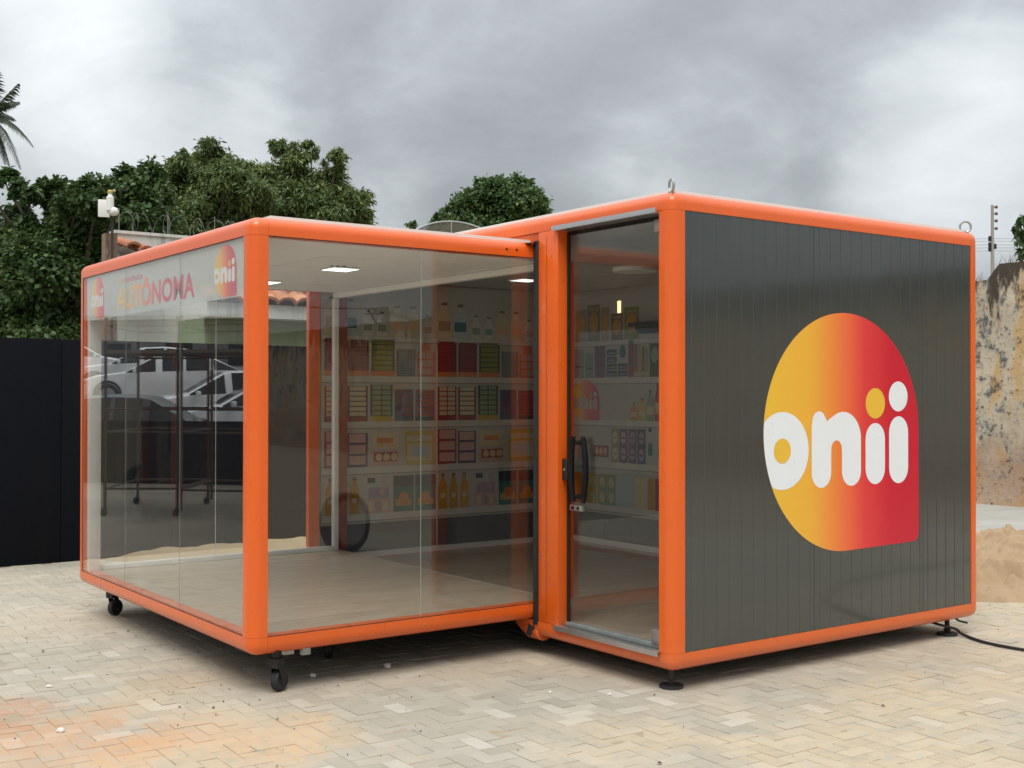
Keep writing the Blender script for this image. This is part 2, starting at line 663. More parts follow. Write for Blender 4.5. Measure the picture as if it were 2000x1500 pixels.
ORANGE = m_orange()
GREY = m_cladding()
GLASS = m_glass('clear_glass', (.985, .99, .983), 1.0, .0015)
GLASS_R = m_glass('clear_glass_front', (.985, .99, .983), .92, .0015)
GLASS_BACK = m_glass('clear_glass_back', (.985, .99, .983), .7, .0015)
GLASS_DOOR = m_glass('door_glass', (.97, .975, .97), .8, .002)
WHITE = simple('white_laminate', (.74, .74, .71), .45, var=.03)
CEIL = simple('white_ceiling', (.84, .84, .81), .55, var=.03)
DARKPLINTH = simple('slate_plinth', (.085, .095, .115), .4, var=.1)
BLACK_RUB = simple('black_rubber', (.016, .016, .018), .6, var=.2, bump=.15, bscale=25)
BLACK_TARP = simple('black_tarpaulin', (.022, .022, .024), .42, var=.25, bump=.6, bscale=14)
BLACK_METAL = simple('black_steel', (.014, .014, .015), .45, .2, var=.2, bump=.1)
DARK_STEEL = simple('dark_steel', (.05, .045, .042), .5, .6, var=.3)
ALU = simple('aluminium', (.58, .58, .58), .32, .9, var=.08)
STEEL = simple('galvanised_steel', (.42, .42, .41), .4, .8, var=.15)
JOINT = simple('glass_silicone', (.13, .13, .125), .4, var=.05)
WOOD = m_wood()
SAND = m_sand('sand', (.30, .24, .165), (.44, .355, .25))
PAVER = m_paver('paver_concrete', True)
PAVER_F = m_paver('paver_concrete_field', False)
PLASTER = m_old_plaster()
BARK = simple('bark', (.085, .065, .05), .9, var=.4, bump=.8, bscale=18)
RUST = simple('rusty_tube', (.075, .05, .038), .7, .3, var=.4, vscale=14)

# ------------------------------------------------------------------ the setting: ground, pavers, sand
g = MB()
g.face([(-400, -400, -.0042), (500, -400, -.0042), (500, 600, -.0042), (-400, 600, -.0042)])
ground = g.build('ground', SAND)
tag(ground, kind='structure')

W = .0925
yard = thing('paved_yard', None, None, (3, 6, 0))
tag(yard, kind='structure')


def paver_verts(x0, y0, x1, y1, z, ch=.003, gap=.0016):
    x0 += gap; y0 += gap; x1 -= gap; y1 -= gap
    b = [(x0, y0), (x1, y0), (x1, y1), (x0, y1)]
    i = [(x0 + ch, y0 + ch), (x1 - ch, y0 + ch), (x1 - ch, y1 - ch), (x0 + ch, y1 - ch)]
    return [(x, y, z - .03) for x, y in b] + [(x, y, z - ch * .8) for x, y in b] + [(x, y, z) for x, y in i]


PF = [(0, 1, 5, 4), (1, 2, 6, 5), (2, 3, 7, 6), (3, 0, 4, 7), (4, 5, 9, 8), (5, 6, 10, 9), (6, 7, 11, 10), (7, 4, 8, 11), (8, 9, 10, 11)]
bricks = []
ca_r, sa_r = math.cos(math.radians(-1.2)), math.sin(math.radians(-1.2))
for iy in range(-6, 132):
    for ix in range(-50, 150):
        d = (ix - iy) % 4
        if d == 0:
            cx, cy, hor = (ix + 1) * W, (iy + .5) * W, True
        elif d == 3:
            cx, cy, hor = (ix + .5) * W, (iy + 1) * W, False
        else:
            continue
        X, Y = cx * ca_r - cy * sa_r, cx * sa_r + cy * ca_r
        if not (-3.2 < X < 12.6 and -.4 < Y < 11.74):
            continue
        # the edge of the paving runs out under the sand beside the heap
        if X + (Y - 5) * .35 > 11.5 + .5 * math.sin(Y * 2.1):
            continue
        bricks.append((X, Y, hor))
cand = []
for k, (X, Y, hor) in enumerate(bricks):
    dep = X * sa + Y * ca
    rt = X * ca - Y * sa
    if dep > 4.5:
        px, py = 1000 + F * rt / dep, 771 + F * CAMH / dep
        if -30 < px < 2030 and py < 1515:
            cand.append((dep, k))
near = set(k for _, k in sorted(cand)[:300])


def worn(vs_, amt=.0012):
    """the edges of a paver that lorries have driven over are never quite straight"""
    return [(x + random.gauss(0, amt), y + random.gauss(0, amt), z - (abs(random.gauss(0, .0012)) if k >= 8 else 0)) for k, (x, y, z) in enumerate(vs_)]


mesh_h = [MB().add(worn(paver_verts(-W, -W / 2, W, W / 2, 0)), PF).mesh('paver', mats=[PAVER]) for _ in range(8)]
mesh_v = [MB().add(worn(paver_verts(-W / 2, -W, W / 2, W, 0)), PF).mesh('paver', mats=[PAVER]) for _ in range(8)]
fv, ff, ft = [], [], []
for k, (X, Y, hor) in enumerate(bricks):
    dz = random.gauss(0, .0009)
    tilt = (random.gauss(0, .004), random.gauss(0, .004), math.radians(-1.2) + random.gauss(0, .006))
    if k in near:
        o = child('paver', random.choice(mesh_h if hor else mesh_v), yard, (X - 3, Y - 6, dz), tilt)
    else:
        a, b = (W, W / 2) if hor else (W / 2, W)
        base = len(fv)
        c_, s_ = math.cos(tilt[2]), math.sin(tilt[2])
        for vx, vy, vz in worn(paver_verts(-a, -b, a, b, dz)):
            fv.append((X + vx * c_ - vy * s_ - 3, Y + vx * s_ + vy * c_ - 6, vz + vx * tilt[1] + vy * tilt[0]))
        for f in PF:
            ff.append(tuple(i + base for i in f))
        ft += [random.random()] * 12
me = bpy.data.meshes.new('paver_field')
me.from_pydata(fv, [], ff)
me.materials.append(PAVER_F)
at_ = me.attributes.new('tint', 'FLOAT', 'POINT')
at_.data.foreach_set('value', ft)
fld = child('paver_field', me, yard)
tag(fld, kind='stuff')


def heightfield(name, x0, y0, x1, y1, nx, ny, fn, mat):
    me = bpy.data.meshes.new(name)
    vs_ = [(x0 + (x1 - x0) * i / nx, y0 + (y1 - y0) * j / ny) for j in range(ny + 1) for i in range(nx + 1)]
    me.from_pydata([(x, y, fn(x, y)) for x, y in vs_], [], [(j * (nx + 1) + i, j * (nx + 1) + i + 1, (j + 1) * (nx + 1) + i + 1, (j + 1) * (nx + 1) + i) for j in range(ny) for i in range(nx)])
    me.materials.append(mat)
    me.polygons.foreach_set('use_smooth', [True] * len(me.polygons))
    o = bpy.data.objects.new(name, me)
    COL.objects.link(o)
    return o


# concrete apron beyond the heap, in front of the old wall
ap = MB().box(11.9, 3.5, -.06, 15.84, 13.2, .004).build('concrete_apron', simple('worn_concrete', (.36, .345, .31), .9, var=.2, vscale=1.5, bump=.3), origin=(13, 8, 0))
tag(ap, kind='structure')


def heap(x, y):
    d = math.hypot((x - 10.15) / 2.15, (y - 6.05) / 1.25)
    k = max(0, min(1, (1.15 - d) * 2))
    h = max(0, 1 - d ** 1.7) * .36
    n = mnoise.fractal(Vector((x * .9, y * .9, 3.1)), 1, 2, 3)
    n2 = abs(mnoise.fractal(Vector((x * 4.2, y * 4.2, 1.1)), 1, 2, 5))
    n3 = max(0, mnoise.noise(Vector((x * 11, y * 11, 4.0))) - .18)
    rut = -.09 * max(0, math.sin((x * .45 + y * .9 + .25 * n) * 6.5)) ** 3
    return h * (1 + .35 * n) + (rut + .10 * n2 + .11 * n3) * k - .045 + (.03 if d < 1.0 else 0)


heap_o = heightfield('sand_heap', 7.7, 4.4, 12.8, 7.8, 260, 180, heap, m_sand('heap_sand', (.27, .18, .105), (.44, .315, .195)))
tag(heap_o, 'rutted heap of loose tan sand beyond the grey box at the right', 'sand heap')


def berm(x, y):
    t_ = (y - 11.05) / .7 * min(1, max(0, (x - 3.5) / .6))
    return .075 * max(0, t_) ** 1.4 * (1 + .5 * mnoise.fractal(Vector((x * 2, y * 3, 0)), 1, 2, 4)) - .006 + .02 * mnoise.noise(Vector((x * 6, y * 6, 2))) * max(0, t_)


bm_o = heightfield('sand_verge', 3.5, 11.0, 9.0, 11.74, 150, 24, berm, m_sand('verge_sand', (.30, .225, .135), (.45, .35, .22)))
tag(bm_o, kind='structure')

# ------------------------------------------------------------------ the two kiosk modules
UA, VA, VA1, ZA0, ZA1, WF = 2.573, 5.903, 8.997, .314, 2.4435, .0985
UB, VB, UB1, VB1, ZB0, ZB1 = 4.436, 4.684, 7.26, 9.10, .2114, 2.596
UAI = 4.66          # the inner end of the glass module, inside the grey one
RC = .062           # radius of the frame's rounded edges
GAP = .0012


def rounded_profile(a0, a1, b0, b1, sa_, sb_, r=RC, n=7):
    """square section [a0,a1]x[b0,b1] whose outer corner (side sa_, sb_) is rounded"""
    ac, bc = (a1 if sa_ > 0 else a0), (b1 if sb_ > 0 else b0)
    ai, bi = (a0 if sa_ > 0 else a1), (b0 if sb_ > 0 else b1)
    pts = [(ai, bi), (ac, bi)]
    cx, cy = ac - sa_ * r, bc - sb_ * r
    for k in range(n + 1):
        t = k / n * math.pi / 2
        pts.append((cx + sa_ * r * math.cos(t), cy + sb_ * r * math.sin(t)))
    pts.append((ai, bc))
    return pts


def corner_cap(parent, u, v, z, su, sv, sz, w=WF, mat=None):
    """frame corner: a cube whose outer edges and outer vertex are rounded; (u,v,z) is the outer vertex"""
    bm = bmesh.new()
    bmesh.ops.create_cube(bm, size=w)
    es = []
    for e in bm.edges:
        a, b = e.verts
        m = (a.co + b.co) / 2
        s = sum(1 for x, q in zip(m, (su, sv, sz)) if abs(x) > w * .2 and x * q > 0)
        if s == 2 and sum(1 for x in m if abs(x) > w * .2) == 2:
            es.append(e)
    bmesh.ops.bevel(bm, geom=es, offset=RC, segments=7, affect='EDGES', profile=.5)
    me = bpy.data.meshes.new('corner_cap')
    bm.to_mesh(me)
    bm.free()
    me.materials.append(mat or ORANGE)
    me.polygons.foreach_set('use_smooth', [True] * len(me.polygons))
    me.set_sharp_from_angle(angle=.5)
    o = child('corner_cap', me, parent, Vector((u - su * w / 2, v - sv * w / 2, z - sz * w / 2)) - root_of(parent).location)
    return o


def post(parent, u, v, su, sv, z0, z1, name='corner_post'):
    m = MB().prism(rounded_profile(u - WF if su > 0 else u, u if su > 0 else u + WF, v - WF if sv > 0 else v, v if sv > 0 else v + WF, su, sv), 'z', z0 + GAP, z1 - GAP)
    return m.build(name, ORANGE, parent, smooth=.5)


def rail_u(parent, u0, u1, v, z, sv, sz):
    m = MB().prism(rounded_profile(v - WF if sv > 0 else v, v if sv > 0 else v + WF, z - WF if sz > 0 else z, z if sz > 0 else z + WF, sv, sz), 'x', u0 + GAP, u1 - GAP)
    return m.build('frame_rail', ORANGE, parent, smooth=.5)


def rail_v(parent, v0, v1, u, z, su, sz):
    m = MB().prism(rounded_profile(u - WF if su > 0 else u, u if su > 0 else u + WF, z - WF if sz > 0 else z, z if sz > 0 else z + WF, su, sz), 'y', v0 + GAP, v1 - GAP)
    return m.build('frame_rail', ORANGE, parent, smooth=.5)


# --- the glass module (slides out of the grey one)
A = thing('glass_module', 'glazed orange framed pavilion with white band reading AUTÔNOMA, on black castors', 'kiosk', (UA, VA, 0))
ZT, ZBt = ZA1 + WF, ZA0 - WF
for (v, sv) in ((VA, -1), (VA1, 1)):
    post(A, UA, v, -1, sv, ZA0, ZA1)
    for z, sz in ((ZT, 1), (ZBt, -1)):
        corner_cap(A, UA, v, z, -1, sv, sz)
        rail_u(A, UA + WF, UAI, v, z, sv, sz)
for z, sz in ((ZT, 1), (ZBt, -1)):
    rail_v(A, VA + WF, VA1 - WF, UA, z, -1, sz)
# inner end posts beyond the opening; shade is painted into the far one's orange
MB().box(UAI + .03, VA1 - .085, ZA0, UAI + .085, VA1 - .02, ZA1).build('end_post', simple('shaded_orange_paint', (.30, .052, .022), .5), A, bevel=.004)
MB().box(UAI, VA + .01, ZA0, UAI + .095, VA + .06, ZA1).build('end_post', ORANGE, A, bevel=.004)
# roof skin and under-floor
MB().box(UA + .135, VA + .058, ZT - .03, UAI, VA1 - .058, ZT + .017).build('roof', WHITE, A)
MB().box(UA + .10, VA + .10, ZBt + .012, UAI, VA1 - .10, ZBt + .05).build('underfloor', BLACK_METAL, A)
# floor planks
pl_y = VA + WF - .01
PLW = .1475
row = 0
while pl_y < VA1 - WF:
    y1 = min(pl_y + PLW, VA1 - WF + .01)
    x0 = UA + WF - .012
    first = True
    while x0 < UAI - .01:
        x1 = min(x0 + (random.uniform(.35, 1.1) if first else 1.12), UAI)
        if UAI - x1 < .2:
            x1 = UAI
        MB().box(x0 + .0008, pl_y + .0008, ZA0 - .022, x1 - .0008, y1 - .0008, ZA0 - .004 + random.uniform(0, .0006)).build('floor_plank', WOOD, A)
        x0, first = x1, False
    pl_y = y1
MB().box(UAI, VA + WF, ZA0 - .07, UAI + .012, VA1 - WF, ZA0 - .0025).build('floor_nosing', simple('floor_trim', (.50, .47, .42), .35, .3), A)
# white ceiling panels with open joints
cy0 = VA + WF + .006
for k in range(5):
    cy1 = cy0 + (VA1 - VA - 2 * WF - .012) / 5
    for j in range(3):
        cx0 = UA + WF + .006 + j * (UAI - UA - WF - .012) / 3
        cx1 = cx0 + (UAI - UA - WF - .012) / 3
        MB().box(cx0 + .005, cy0 + .005, ZA1 - .004 + random.uniform(0, .002), cx1 - .003, cy1 - .003, ZA1 + .02).build('ceiling_panel', CEIL, A)
    cy0 = cy1
MB().box(UA + .1, VA + .1, ZA1 + .022, UAI, VA1 - .1, ZA1 + .028).build('ceiling_backing', BLACK_METAL, A)
MB().box(UAI - .06, VA + WF, ZA1 - .05, UAI - .004, VA1 - WF, ZA1 - .006).build('ceiling_beam', WHITE, A, bevel=.004)
# square ceiling lamps, lit
for (cu, cv) in ((3.74, 7.13), (3.72, 8.29)):
    r = tag(MB().box(cu - .105, cv - .105, ZA1 - .014, cu + .105, cv + .105, ZA1 - .0065).build('ceiling_light', WHITE, A))
    MB().box(cu - .09, cv - .09, ZA1 - .0165, cu + .09, cv + .09, ZA1 - .0145).build('diffuser', m_lamp('lit_diffuser', (.95, 1, .96), 1.6), r)
for k in range(3):
    MB().lathe([(0, 0), (.012, 0), (.012, .004)], (3.62 + k * .035, 7.02 - k * .02, ZA1 - .0085), n=8).build('ceiling_vent', BLACK_METAL, A)
# white inner trim
TR = WHITE
MB().box(UA + WF, VA1 - WF - .02, ZA0 - .003, UAI - .05, VA1 - WF + .02, ZA0 + .035).build('skirting', TR, A, bevel=.003)
MB().box(UA + .035, VA1 - WF - .055, ZA0 - .003, UA + WF + .02, VA1 - WF + .015, ZA1 - .006).build('inner_trim', TR, A, bevel=.003)
MB().box(UAI - .055, VA1 - WF - .02, ZA0 - .003, UAI - .012, VA1 - WF + .03, ZA1 - .05).build('inner_trim', TR, A, bevel=.003)
# glass panes
GT = .008


def pane_u(parent, u0, u1, v, z0, z1, mat, name='glass_pane'):
    return MB().box(u0, v, z0, u1, v + GT, z1).build(name, mat, parent)


def pane_v(parent, v0, v1, u, z0, z1, mat, name='glass_pane'):
    return MB().box(u, v0, z0, u + GT, v1, z1).build(name, mat, parent)


zz0, zz1 = ZA0 + .0015, ZA1 - .0015
vs_l = [VA + WF + .0015, 6.946, 7.944, VA1 - WF - .0015]
for a, b in zip(vs_l[:-1], vs_l[1:]):
    pane_v(A, a + .0004, b - .0004, UA + .004, zz0, zz1, GLASS)
us_r = [UA + WF + .0015, 3.62, UAI - .1]
for a, b in zip(us_r[:-1], us_r[1:]):
    pane_u(A, a + .0004, b - .0004, VA + .004, zz0, zz1, GLASS_R)
us_b = [UA + WF + .0015, 3.604, UAI - .056]
for a, b in zip(us_b[:-1], us_b[1:]):
    pane_u(A, a + .0004, b - .0004, VA1 - .06, zz0, zz1, GLASS_BACK)
for v in vs_l[1:-1]:
    MB().box(UA + .0032, v - .0014, zz0, UA + .0039, v + .0014, zz1).build('glass_joint', JOINT, A)
MB().box(3.62 - .0012, VA + .0032, zz0, 3.62 + .0012, VA + .0039, zz1).build('glass_joint', simple('clear_silicone', (.36, .36, .34), .3), A)
MB().box(3.604 - .0025, VA1 - .0625, zz0, 3.604 + .0025, VA1 - .0605, zz1).build('glass_joint', WHITE, A)
# thin dark gaskets round the glass
GK = .004
for (z0, z1) in ((ZA0 - .0005, ZA0 + GK), (ZA1 - GK, ZA1 + .0005)):
    MB().box(UA + WF, VA + .001, z0, UAI - .1, VA + .0035, z1).build('glass_gasket', DARK_STEEL, A)
    MB().box(UA + .001, VA + WF, z0, UA + .0035, VA1 - WF, z1).build('glass_gasket', DARK_STEEL, A)
MB().box(UA + .001, VA1 - WF - GK, ZA0, UA + .0035, VA1 - WF + .0005, ZA1).build('glass_gasket', DARK_STEEL, A)


# --- the round-leaf mark and its letters
def ring(cx, cy, rx, ry, n=48, a0=0, a1=2 * math.pi):
    return [(cx + rx * math.cos(a0 + (a1 - a0) * k / n), cy + ry * math.sin(a0 + (a1 - a0) * k / n)) for k in range(n)]


def stadium(x0, x1, y0, y1):
    r = (x1 - x0) / 2
    cx = (x0 + x1) / 2
    p = [(cx + r * math.cos(t), y1 - r * 1.05 + r * 1.05 * math.sin(t)) for t in np.linspace(0, math.pi, 14)]
    p += [(cx - r * math.cos(t), y0 + r * 1.05 - r * 1.05 * math.sin(t)) for t in np.linspace(0, math.pi, 14)]
    return p


def mark_shapes():
    base = ring(0, 0, 1, 1, 96, 0, 1.5 * math.pi)
    base.append((0, -1))
    rr = .085
    base += [(1.005 - rr + rr * math.cos(t), -.985 + rr + rr * math.sin(t)) for t in np.linspace(-math.pi / 2, 0, 8)]
    o = []
    for (x, y) in ring(-.78, -.14, .315, .313, 56):
        d = math.hypot(x, y)
        if d > .998:
            x, y = x / d * .998, y / d * .998
        o.append((x, y))
    n_ = []
    cx, rad = -.3065, .1215
    n_ += [(-.185 - .0, -.33), (-.185, -.19)]
    n_ += [(-.116 - .069 * math.cos(t), -.15 + .081 * math.sin(t)) for t in np.linspace(.3, math.pi - .3, 9)]
    n_ += [(-.047, -.19), (-.047, -.33)]
    n_ += [(.077 - .124 * math.cos(t), -.333 - .125 * math.sin(t)) for t in np.linspace(.0, math.pi, 13)]
    n_ += [(.201, -.06)]
    n_ += [(-.03 + .231 * math.cos(t), -.06 + .229 * math.sin(t)) for t in np.linspace(.1, math.pi * .62, 12)]
    n_ += [(-.19, .118), (-.235, .092), (-.262, .13)]
    n_ += [(-.335 + .085 * math.cos(t), .09 + .085 * math.sin(t)) for t in np.linspace(.9, math.pi * .96, 8)]
    n_ += [(-.428, .05), (-.428, -.33)]
    n_ += [(cx - rad * math.cos(t), -.335 - .123 * math.sin(t)) for t in np.linspace(.0, math.pi, 13)]
    white = [o, n_, stadium(.2625, .525, -.457, .069), stadium(.582, .849, -.4625, .124), ring(.711, .298, .131, .131)]
    yellow = [(ring(-.782, -.14, .1, .1), 2), (ring(.394, .238, .131, .131), 1)]
    return base, white, yellow


def add_mark(parent, to3, lift, grad, white, yellow):
    base, wh, ye = mark_shapes()
    r = MB().face([to3(x, y, 0) for x, y in base]).build('logo', grad, parent)
    m = MB()
    for s in wh:
        m.face([to3(x, y, lift) for x, y in s])
    m.build('lettering', white, r)
    for s, k in ye:
        MB().face([to3(x, y, lift * (1 + k)) for x, y in s]).build('letter_dot', yellow, r)
    return r


# white film band with lettering on the left glass
FU = UA + .004 + GT + .003
MB().box(FU, VA + WF + .004, 2.128, FU + .0006, VA1 - WF - .06, ZA1 - .002).build('banner_film', m_film('frosted_film', (.58, .58, .54), .58), A)
FILMW = m_film('white_film', (.80, .80, .77), .8)
FILMY = m_film('yellow_film', srgb(238, 190, 62, .9), .8)
for (vl, vr, nm) in ((6.442, 6.128, 'near'), (8.738, 8.446, 'far')):
    sc_ = (vl - vr) / 2
    vc, zc_ = (vl + vr) / 2, 2.281
    add_mark(A, lambda x, y, l, vc=vc, zc_=zc_, sc_=sc_: (FU - .001 - l, vc - x * sc_, zc_ + y * .147), .0008,
             m_gradient('mark_gradient_' + nm, 1, vl, vr, alpha=.92), FILMW, FILMY)


def text_mesh(s, v_left, v_right, z0, z1, u, name, mat, parent):
    c = bpy.data.curves.new('txt', 'FONT')
    c.body = s
    c.align_x = 'LEFT'
    c.resolution_u = 4
    c.offset = .025
    o = bpy.data.objects.new('txt', c)
    COL.objects.link(o)
    dg = bpy.context.evaluated_depsgraph_get()
    me = bpy.data.meshes.new_from_object(o.evaluated_get(dg), depsgraph=dg)
    bpy.data.objects.remove(o)
    co = np.array([v.co[:] for v in me.vertices])
    cap = .73 if name == 'lettering' else co[:, 1].max()
    x0, x1 = co[:, 0].min(), co[:, 0].max()
    capm = [p for p in co if True]
    base = 0.0
    sx = (v_right - v_left) / (x1 - x0)
    sz = (z1 - z0) / cap
    org = root_of(parent).location
    for v in me.vertices:
        x, y = v.co.x, v.co.y
        v.co = Vector((u, v_left + (x - x0) * sx, z0 + (y - base) * sz)) - org
    me.materials.append(mat)
    return child(name, me, parent)


text_mesh('AUTÔNOMA', 8.165, 6.742, 2.172, 2.318, FU - .001, 'lettering', m_gradient('text_gradient', 1, 8.17, 6.95, alpha=.95), A)
text_mesh('CONVENIÊNCIA', 8.16, 7.637, 2.345, 2.384, FU - .001, 'small_lettering', m_gradient('text_gradient_small', 1, 8.25, 7.72, alpha=.75), A)


# castors
def castor(parent, u, v, heading, r=.058):
    c_, s_ = math.cos(heading), math.sin(heading)
    f_, sd = Vector((c_, s_, 0)), Vector((-s_, c_, 0))
    hub = Vector((u, v, r))
    w_ = MB()
    w_.lathe([(0, -.021), (r * .55, -.021), (r * .9, -.022), (r, -.014), (r, .014), (r * .9, .022), (r * .55, .021), (0, .021)], hub, sd, 24)
    fork = MB()
    top = Vector((u, v, .168)) - f_ * .028
    for sgn in (-1, 1):
        q = sd * sgn * .029
        p0, p1 = hub + q, top + q
        ax = (p1 - p0) / 2
        per = ax.cross(sd).normalized()
        fork.obox((p0 + p1) / 2, ax * 1.15, per * .02, sd * .0025)
    fork.obox(top + Vector((0, 0, -.012)), f_ * .03, sd * .031, Vector((0, 0, .026)))
    fork.lathe([(0, 0), (.02, 0), (.02, .06), (0, .06)], top + Vector((0, 0, .005)), n=12)
    fork.obox(top + Vector((0, 0, .058)), f_ * .05, sd * .045, Vector((0, 0, .004)))
    fk = fork.build('castor', BLACK_METAL, parent)
    w_.build('wheel', BLACK_RUB, fk, smooth=.5)
    MB().lathe([(0, -.0235), (.016, -.0235), (.016, .0235), (0, .0235)], hub, sd, 12).build('hub', STEEL, fk)


castor(A, 2.78, 5.99, .5)
castor(A, 2.76, 8.72, .45)
castor(A, 3.36, 6.55, 1.2)
castor(A, 4.0, 8.7, .2)
MB().box(2.93, 6.02, ZBt - .05, 2.98, 6.05, ZBt + .02).box(2.84, 6.06, ZBt - .045, 2.9, 6.09, ZBt + .02).build('chassis_bracket', STEEL, A)
for bu in (4.225, 4.30):
    MB().tube([(bu, VA - .0008, ZT - .06), (bu, VA + .004, ZT - .06)], .008, 8).build('rail_bolt', BLACK_METAL, A)

# --- the grey module
B = thing('grey_module', 'charcoal clad orange framed container shop with round logo and glass door', 'kiosk', (UB, VB, 0))
ZTB, ZBB = ZB1 + WF, ZB0 - WF
for u, su in ((UB, -1), (UB1, 1)):
    for v, sv in ((VB, -1), (VB1, 1)):
        post(B, u, v, su, sv, ZB0, ZB1)
        for z, sz in ((ZTB, 1), (ZBB, -1)):
            corner_cap(B, u, v, z, su, sv, sz)
for v, sv in ((VB, -1), (VB1, 1)):
    for z, sz in ((ZTB, 1), (ZBB, -1)):
        rail_u(B, UB + WF, UB1 - WF, v, z, sv, sz)
for z, sz in ((ZTB, 1), (ZBB, -1)):
    rail_v(B, VB + WF, VB1 - WF, UB1, z, 1, sz)
rail_v(B, VB + WF, VB1 - WF, UB, ZTB, -1, 1)
VPOST0, VPOST1 = VB + .987, VB + 1.179
rail_v(B, VB + WF, VPOST1 + .16, UB, ZBB, -1, -1)
# rounded end of the bottom rail and the bracket under the sliding opening
MB().lathe([(0, -.05), (.055, -.05), (.062, -.04), (.062, .08), (.05, .09), (0, .09)], (UB + .062, VPOST1 + .06, ZBB + .03), (0, 1, 0), 20).build('rail_end', ORANGE, B, smooth=.5)
MB().prism([(VPOST1 + .16, ZBB + .004), (VPOST1 + .24, ZBB + .05), (VPOST1 + .27, ZBB + .098), (VPOST1 + .16, ZBB + .098)], 'x', UB + .01, UB + .05).build('rail_bracket', ORANGE, B)
MB().obox((UB + .02, VPOST1 + .05, ZB0 - .03), (.015, .02, 0), (-.01, .02, .01), (0, 0, .035)).obox((UB - .004, VPOST1 + .075, ZB0 - .055), (.008, .0, .01), (0, .02, .006), (.01, 0, .03)).build('torn_rubber', BLACK_RUB, B)
# post between door and sliding opening, with its reveal
MB().box(UB, VPOST0, ZB0 + GAP, UB + .10, VPOST1, ZB1 - GAP).build('door_post', ORANGE, B, bevel=.004)
pb = MB()
pb.box(UB - .0012, VPOST0 + .108, ZB0 + .05, UB + .0004, VPOST0 + .1095, ZB1 - .03)
pb.build('post_seam', DARK_STEEL, B)
bl = MB()
for z in (.30, .62, .98, 1.36, 1.75, 2.12, 2.50):
    bl.lathe([(0, .003), (.0045, .003), (.0045, 0)], (UB, VPOST1 - .022, z), (-1, 0, 0), 8)
for z in (2.44, 1.52, .45):
    bl.lathe([(0, .003), (.0045, .003), (.0045, 0)], (UB, VPOST0 + .06, z), (-1, 0, 0), 8)
tag(bl.build('rivet_row', STEEL, B), kind='stuff')
# header over the sliding opening
MB().box(UB + .012, VPOST1, ZB1 - .055, UB + .05, VB1 - WF, ZB1 - .001).build('header_panel', ORANGE, B, bevel=.002)
MB().box(UB + .006, VPOST1, ZB1 - .062, UB + .013, VB1 - WF, ZB1 - .056).build('header_lip', ORANGE, B)
# black seal between the two modules
sl = MB().box(UB - .012, VPOST1 + .0015, ZB0 - .02, UB + .03, VA - .001, ZB1 - .05)
sl.build('rubber_seal', BLACK_RUB, B, bevel=.004)
tm = MB()
N = 26
pts0, pts1 = [], []
for k in range(N + 1):
    f = k / N
    v = VPOST1 + .002 + f * (VA1 - VPOST1 + .03)
    dr = .018 * math.sin(f * 40) * .5 + .01 * random.uniform(-1, 1)
    zt = ZB1 - .058
    near_ = max(0, 1 - f * 7)
    pts0.append((UB + .004, v, zt))
    pts1.append((UB - .012 - .05 * near_ + dr * .3, v, ZT - .012 * (0 if f > .02 else 1) + .004 + abs(dr) * .5 - near_ * .012))
for k in range(N):
    tm.face([pts0[k], pts0[k + 1], pts1[k + 1], pts1[k]])
tm.build('tarpaulin_flap', BLACK_TARP, B, smooth=1.0)
# clad side: three ribbed panels
V0 = VB + .004
seams = [UB + WF + .001, 5.588, 6.640, UB1 - WF - .001]
rib = .0968
for a, b in zip(seams[:-1], seams[1:]):
    prof = [(a + .0012, V0 + .05), (a + .0012, V0 + .003), (a + .004, V0)]
    x = a + .047
    while x < b - .02:
        prof += [(x - .0055, V0), (x - .0022, V0 + .0024), (x + .0022, V0 + .0024), (x + .0055, V0)]
        x += rib
    prof += [(b - .004, V0), (b - .0012, V0 + .003), (b - .0012, V0 + .05)]
    MB().prism(prof, 'z', ZB0 + .001, ZB1 - .001).build('cladding_panel', GREY, B)
add_mark(B, lambda x, y, l: (5.872 + x * .7205, V0 - .0012 - l, 1.377 + y * .7175), .0006,
         m_gradient('logo_gradient', 0, 5.15, 6.6, .28), simple('white_vinyl', (.77, .80, .83), .3, var=.02), simple('yellow_vinyl', srgb(238, 190, 62, .92)[:3], .3, var=.02))
# other walls, roof, floor
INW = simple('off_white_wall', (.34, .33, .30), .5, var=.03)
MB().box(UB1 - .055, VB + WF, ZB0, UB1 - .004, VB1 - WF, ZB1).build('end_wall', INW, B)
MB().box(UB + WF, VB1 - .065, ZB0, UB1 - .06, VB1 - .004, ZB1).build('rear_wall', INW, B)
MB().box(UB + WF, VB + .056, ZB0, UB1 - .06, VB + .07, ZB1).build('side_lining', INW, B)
MB().box(UB + .058, VB + .058, ZTB - .03, UB1 - .06, VB1 - .058, ZTB + .016).build('roof', WHITE, B)
MB().box(UB + .1, VB + .1, ZBB + .012, UB1 - .1, VB1 - .1, ZBB + .05).build('underfloor', BLACK_METAL, B)
DARKWOOD = WOOD
pl_y = VB + .07
row = 0
while pl_y < VB1 - .07:
    y1 = min(pl_y + PLW, VB1 - .068)
    x0 = UB + .1
    first = True
    while x0 < UB1 - .07:
        x1 = min(x0 + (random.uniform(.35, 1.1) if first else 1.12), UB1 - .058)
        if UB1 - .058 - x1 < .2:
            x1 = UB1 - .058
        MB().box(x0 + .0008, pl_y + .0008, ZB0 - .02, x1 - .0008, y1 - .0008, ZB0 - .002 + random.uniform(0, .0006)).build('floor_plank', DARKWOOD, B)
        x0, first = x1, False
    pl_y = y1
BC = simple('grey_ceiling', (.40, .40, .38), .55, var=.05)
